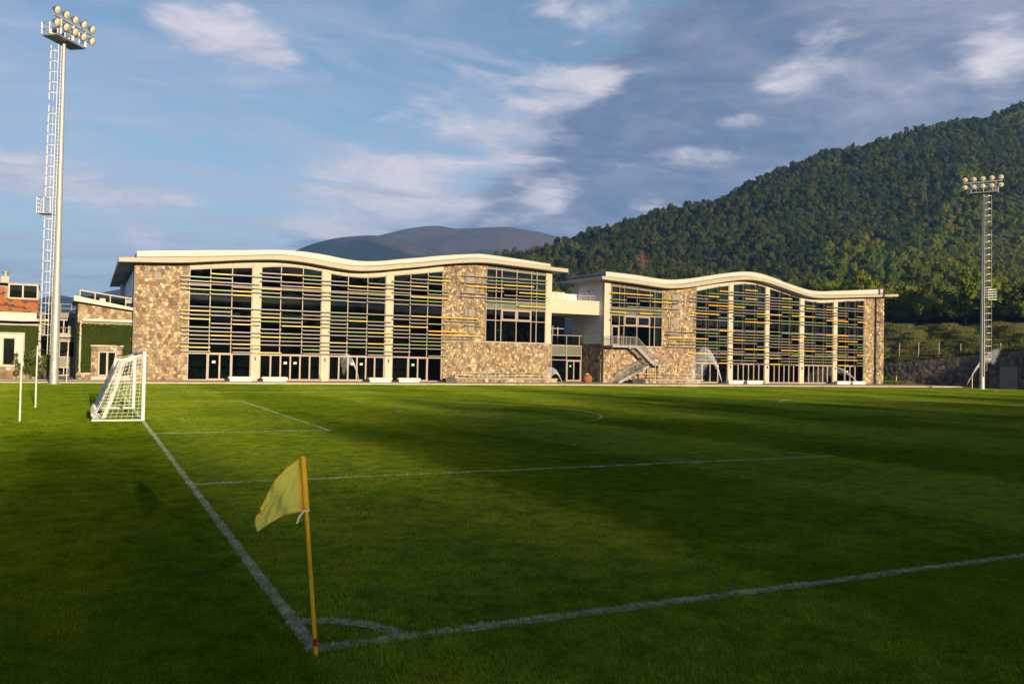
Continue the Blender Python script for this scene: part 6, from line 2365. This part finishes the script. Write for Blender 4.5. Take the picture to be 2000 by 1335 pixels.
def bank_posts():
    for k, (az, t, h, lb) in enumerate(((50.4, .02, 2.3, 'first pale post on the retaining wall, counted from the farther hall'), (51.45, .02, 2.2, 'second pale post on the retaining wall, counted from the farther hall'), (52.55, .02, 1.9, 'third pale post on the retaining wall, counted from the farther hall'),
                                         (53.7, .02, 1.5, 'fourth pale post on the retaining wall, left of the mast'), (55.75, .02, 1.0, 'short pale post on the retaining wall, right of the mast'))):
        p = bank_point(az, t)
        root = empty('post', tuple(p), 0, lb, 'post', 'pale posts along the retaining wall')
        MB().tube([(0, 0, -.3), (.03, 0, h)], .042, 8).build('shaft', 'concrete', root)
        MB().tube([(.03, 0, h), (.03, 0, h + .03)], .05, 8).build('cap', 'dark_metal', root)
    p = bank_point(51.25, .80)
    root = empty('thin_pole', tuple(p), 0, 'bare thin pole standing high on the grass bank', 'pole')
    MB().tube([(0, 0, -.3), (.0, 0, 4.6)], [.07, .05], 8).build('shaft', 'bark', root)
    MB().bar((-.35, 0, 4.2), (.35, 0, 4.2), .06).build('crossarm', 'bark', root)
    for (x, y), h, lb in (((98.2, 75.9), 1.1, 'short yellow marker stake on the verge nearest the farther hall'), ((101.0, 71.2), 1.1, 'short pale marker stake at the end of the terrace'), ((95.9, 62.9), 1.65, 'yellow stake beside the slanting jet at the lawn edge')):
        root = empty('stake', (x, y, .1 if y > 66 else 0), 0, lb, 'stake', 'marker stakes at the lawn end')
        MB().tube([(0, 0, -.1), (0, 0, h)], .05, 8).build('shaft', 'stake_yellow', root)
        MB().tube([(0, 0, h), (0, 0, h + .05)], [.05, .02], 8).build('tip', 'pole_white', root)
    for (x, y), lb in (((76.5, 47.5), 'small yellow disc lying on the grass near the mast'),):
        root = empty('marker_disc', (86.0, 53.0, 0.02), 0, lb, 'marker')
        MB().tube([(0, 0, 0), (0, 0, .05)], [.16, .07], 12).build('disc', 'slat_yellow', root)


bank_posts()


def pylon(az, t, h, mat, label):
    p = hill_point(az, t)
    root = empty('power_pylon', tuple(p), R(20), label, 'pylon', 'power pylons on the wooded hill')
    mb = MB()
    b = 1.8
    lv = [(0, b), (.28, b * .72), (.55, b * .45), (.78, b * .25), (1, .15)]
    for (t0, w0), (t1, w1) in zip(lv, lv[1:]):
        c0 = [Vector((sx * w0, sy * w0, h * t0)) for sx, sy in ((-1, -1), (1, -1), (1, 1), (-1, 1))]
        c1 = [Vector((sx * w1, sy * w1, h * t1)) for sx, sy in ((-1, -1), (1, -1), (1, 1), (-1, 1))]
        for i in range(4):
            mb.bar(c0[i], c1[i], .22)
            mb.bar(c0[i], c1[(i + 1) % 4], .12)
            mb.bar(c0[(i + 1) % 4], c1[i], .12)
            mb.bar(c1[i], c1[(i + 1) % 4], .12)
    mb.build('tower', mat, root)
    for z, l in ((.72, 3.2), (.84, 4.0), (.94, 2.6)):
        a = MB()
        a.bar((-l, 0, h * z), (l, 0, h * z), .18)
        a.bar((-l, 0, h * z), (0, 0, h * (z + .06)), .12).bar((l, 0, h * z), (0, 0, h * (z + .06)), .12)
        for s in (-1, 1):
            a.bar((s * l, 0, h * z), (s * l, 0, h * z - 1.1), .12)
        a.build('crossarm', mat, root)


pylon(34.65, 1.25, 17, 'red_lattice', 'rust-red lattice power pylon rising from the trees above the farther hall')
pylon(51.7, 2.05, 22, 'lattice_grey', 'grey lattice power pylon among the trees high on the hill')


# far mountains
def ridge(name, prof, D0, D1, mat, seed, rough):
    """prof: (bearing, height) of the skyline"""
    rg = np.random.default_rng(seed)
    f = interp(prof)
    a0, a1 = prof[0][0], prof[-1][0]
    na, nt = 150, 36
    ph = rg.uniform(0, 6.28, 24)
    vs = []
    for i in range(na + 1):
        az = a0 + (a1 - a0) * i / na
        H = f(az)
        for j in range(nt + 1):
            t = j / nt * 1.25
            D = D0 + (D1 - D0) * t
            s = min(t, 1.0)
            r = R(az)
            q = Vector((CAMP.x + D * math.sin(r), CAMP.y + D * math.cos(r), seed * 37.0)) / 420.0
            spur = mnoise.fractal(q, 1.0, 2.1, 5) * 3.0
            z = H * (s ** 1.15 if t <= 1 else 1 - (t - 1) * 1.2) + rough * spur * (math.sin(min(1, t) * math.pi) * .9 + .06)
            r = R(az)
            vs.append((CAMP.x + D * math.sin(r), CAMP.y + D * math.cos(r), z - 2))
    fs = [(i * (nt + 1) + j, (i + 1) * (nt + 1) + j, (i + 1) * (nt + 1) + j + 1, i * (nt + 1) + j + 1) for i in range(na) for j in range(nt)]
    return tag(MB().add(vs, fs).build(name, mat, None, smooth=True), kind='structure')


def skyl(D, pts):
    out = []
    for px, py in pts:
        dx = math.atan((px - 1000) / 1678.5)
        h = 701.4 + .0195 * (px - 1000)
        out.append((26.12 + math.degrees(dx), (h - py) / 1678.5 * D * math.cos(dx) + 2.5))
    return out


ridge('mountain', [(b, h) for b, h in skyl(3000, [(380, 560), (470, 515), (560, 492), (600, 480), (660, 470), (710, 461), (760, 449), (800, 440), (845, 435), (890, 441), (930, 440), (980, 438), (1020, 443), (1070, 453), (1110, 467), (1160, 490), (1250, 530), (1400, 600)])], 1900, 3000, 'mountain', 4, 26)
ridge('mountain', [(b, h) for b, h in skyl(2450, [(430, 540), (520, 502), (560, 491), (600, 475), (650, 462), (700, 457), (740, 457), (780, 466), (830, 482), (900, 497), (980, 520), (1060, 560)])], 1600, 2450, 'mountain', 9, 20)
ridge('far_hill', [(b, h) for b, h in skyl(3300, [(-700, 590), (-300, 570), (0, 585), (60, 582), (110, 574), (150, 579), (200, 568), (240, 560), (300, 552), (380, 560), (460, 590), (560, 640)])], 2300, 3300, 'mountain', 14, 8)


def shade_slope():
    """unseen slope behind the camera; wood height and gaps shaped to shade the grass"""
    vs, fs = [], []
    ys = [-90, -130, -165, -190, -205, -225, -260, -375]
    zs = [-.1, 6, 15, 21.5, 23, 22, 19, 10]
    xs = [-420 + 30 * i for i in range(36)]
    for x in xs:
        for y, z in zip(ys, zs):
            vs.append((x, y, z + (1.1 * math.sin(x * .05 + y) if z > 0 else 0)))
    n = len(ys)
    fs = [(i * n + j, (i + 1) * n + j, (i + 1) * n + j + 1, i * n + j + 1) for i in range(len(xs) - 1) for j in range(n - 1)]
    tag(MB().add(vs, fs).build('rise', 'bank_soil', None, smooth=True), kind='structure')  # added ground, out of view, lifts the wood to shading height
    rg = random.Random(32)
    P, RO, SC, IX = [], [], [], []
    tn = math.tan(R(SUN_EL))
    kinds = [crown_mesh('open_crown', 400 + i, 360, k[0], k[1], k[2], k[3] * .9, k[4], 'leaf_dark', False) for i, k in enumerate(KINDS)]
    for row in range(3):
        y = -196 - row * 6.0
        x = -330.0
        while x < 560:
            e = 20.5
            if 1.5 < x < 4.5: yb = 40
            elif x < e: yb = 25
            else: yb = 48 + 4 * math.sin(x * .17) + 3 * math.sin(x * .41 + 1)
            top = (yb - y) * tn
            base = 22.6
            k = rg.randrange(6)
            s = (top - base) / (KINDS[k][2] + KINDS[k][1]) * rg.uniform(.92, 1.02)
            P.append((x + rg.uniform(-.5, .5), y + rg.uniform(-2, 2), base - .3))
            RO.append((0, 0, rg.uniform(0, 6.28)))
            SC.append((s * .92, s * .92, s))
            IX.append(k)
            x += (3.7, 3.7, 5.2)[row]
    instancer('shade_treeline', P, RO, SC, IX, kinds)


shade_slope()


def haze():
    m, g = new_mat('haze_air')
    v = g.n('ShaderNodeVolumePrincipled')
    v.inputs['Color'].default_value = (0.20, 0.44, 0.95, 1)
    v.inputs['Density'].default_value = HAZE_DENSITY
    v.inputs['Anisotropy'].default_value = 0.0
    o = g.n('ShaderNodeOutputMaterial')
    m.node_tree.links.new(v.outputs[0], o.inputs['Volume'])
    mb = MB().box(-4600, 6600, -400, 6600, -1.2, 490)
    tag(mb.build('haze', 'haze_air'), kind='stuff')


HAZE_DENSITY = 0.00015
haze()
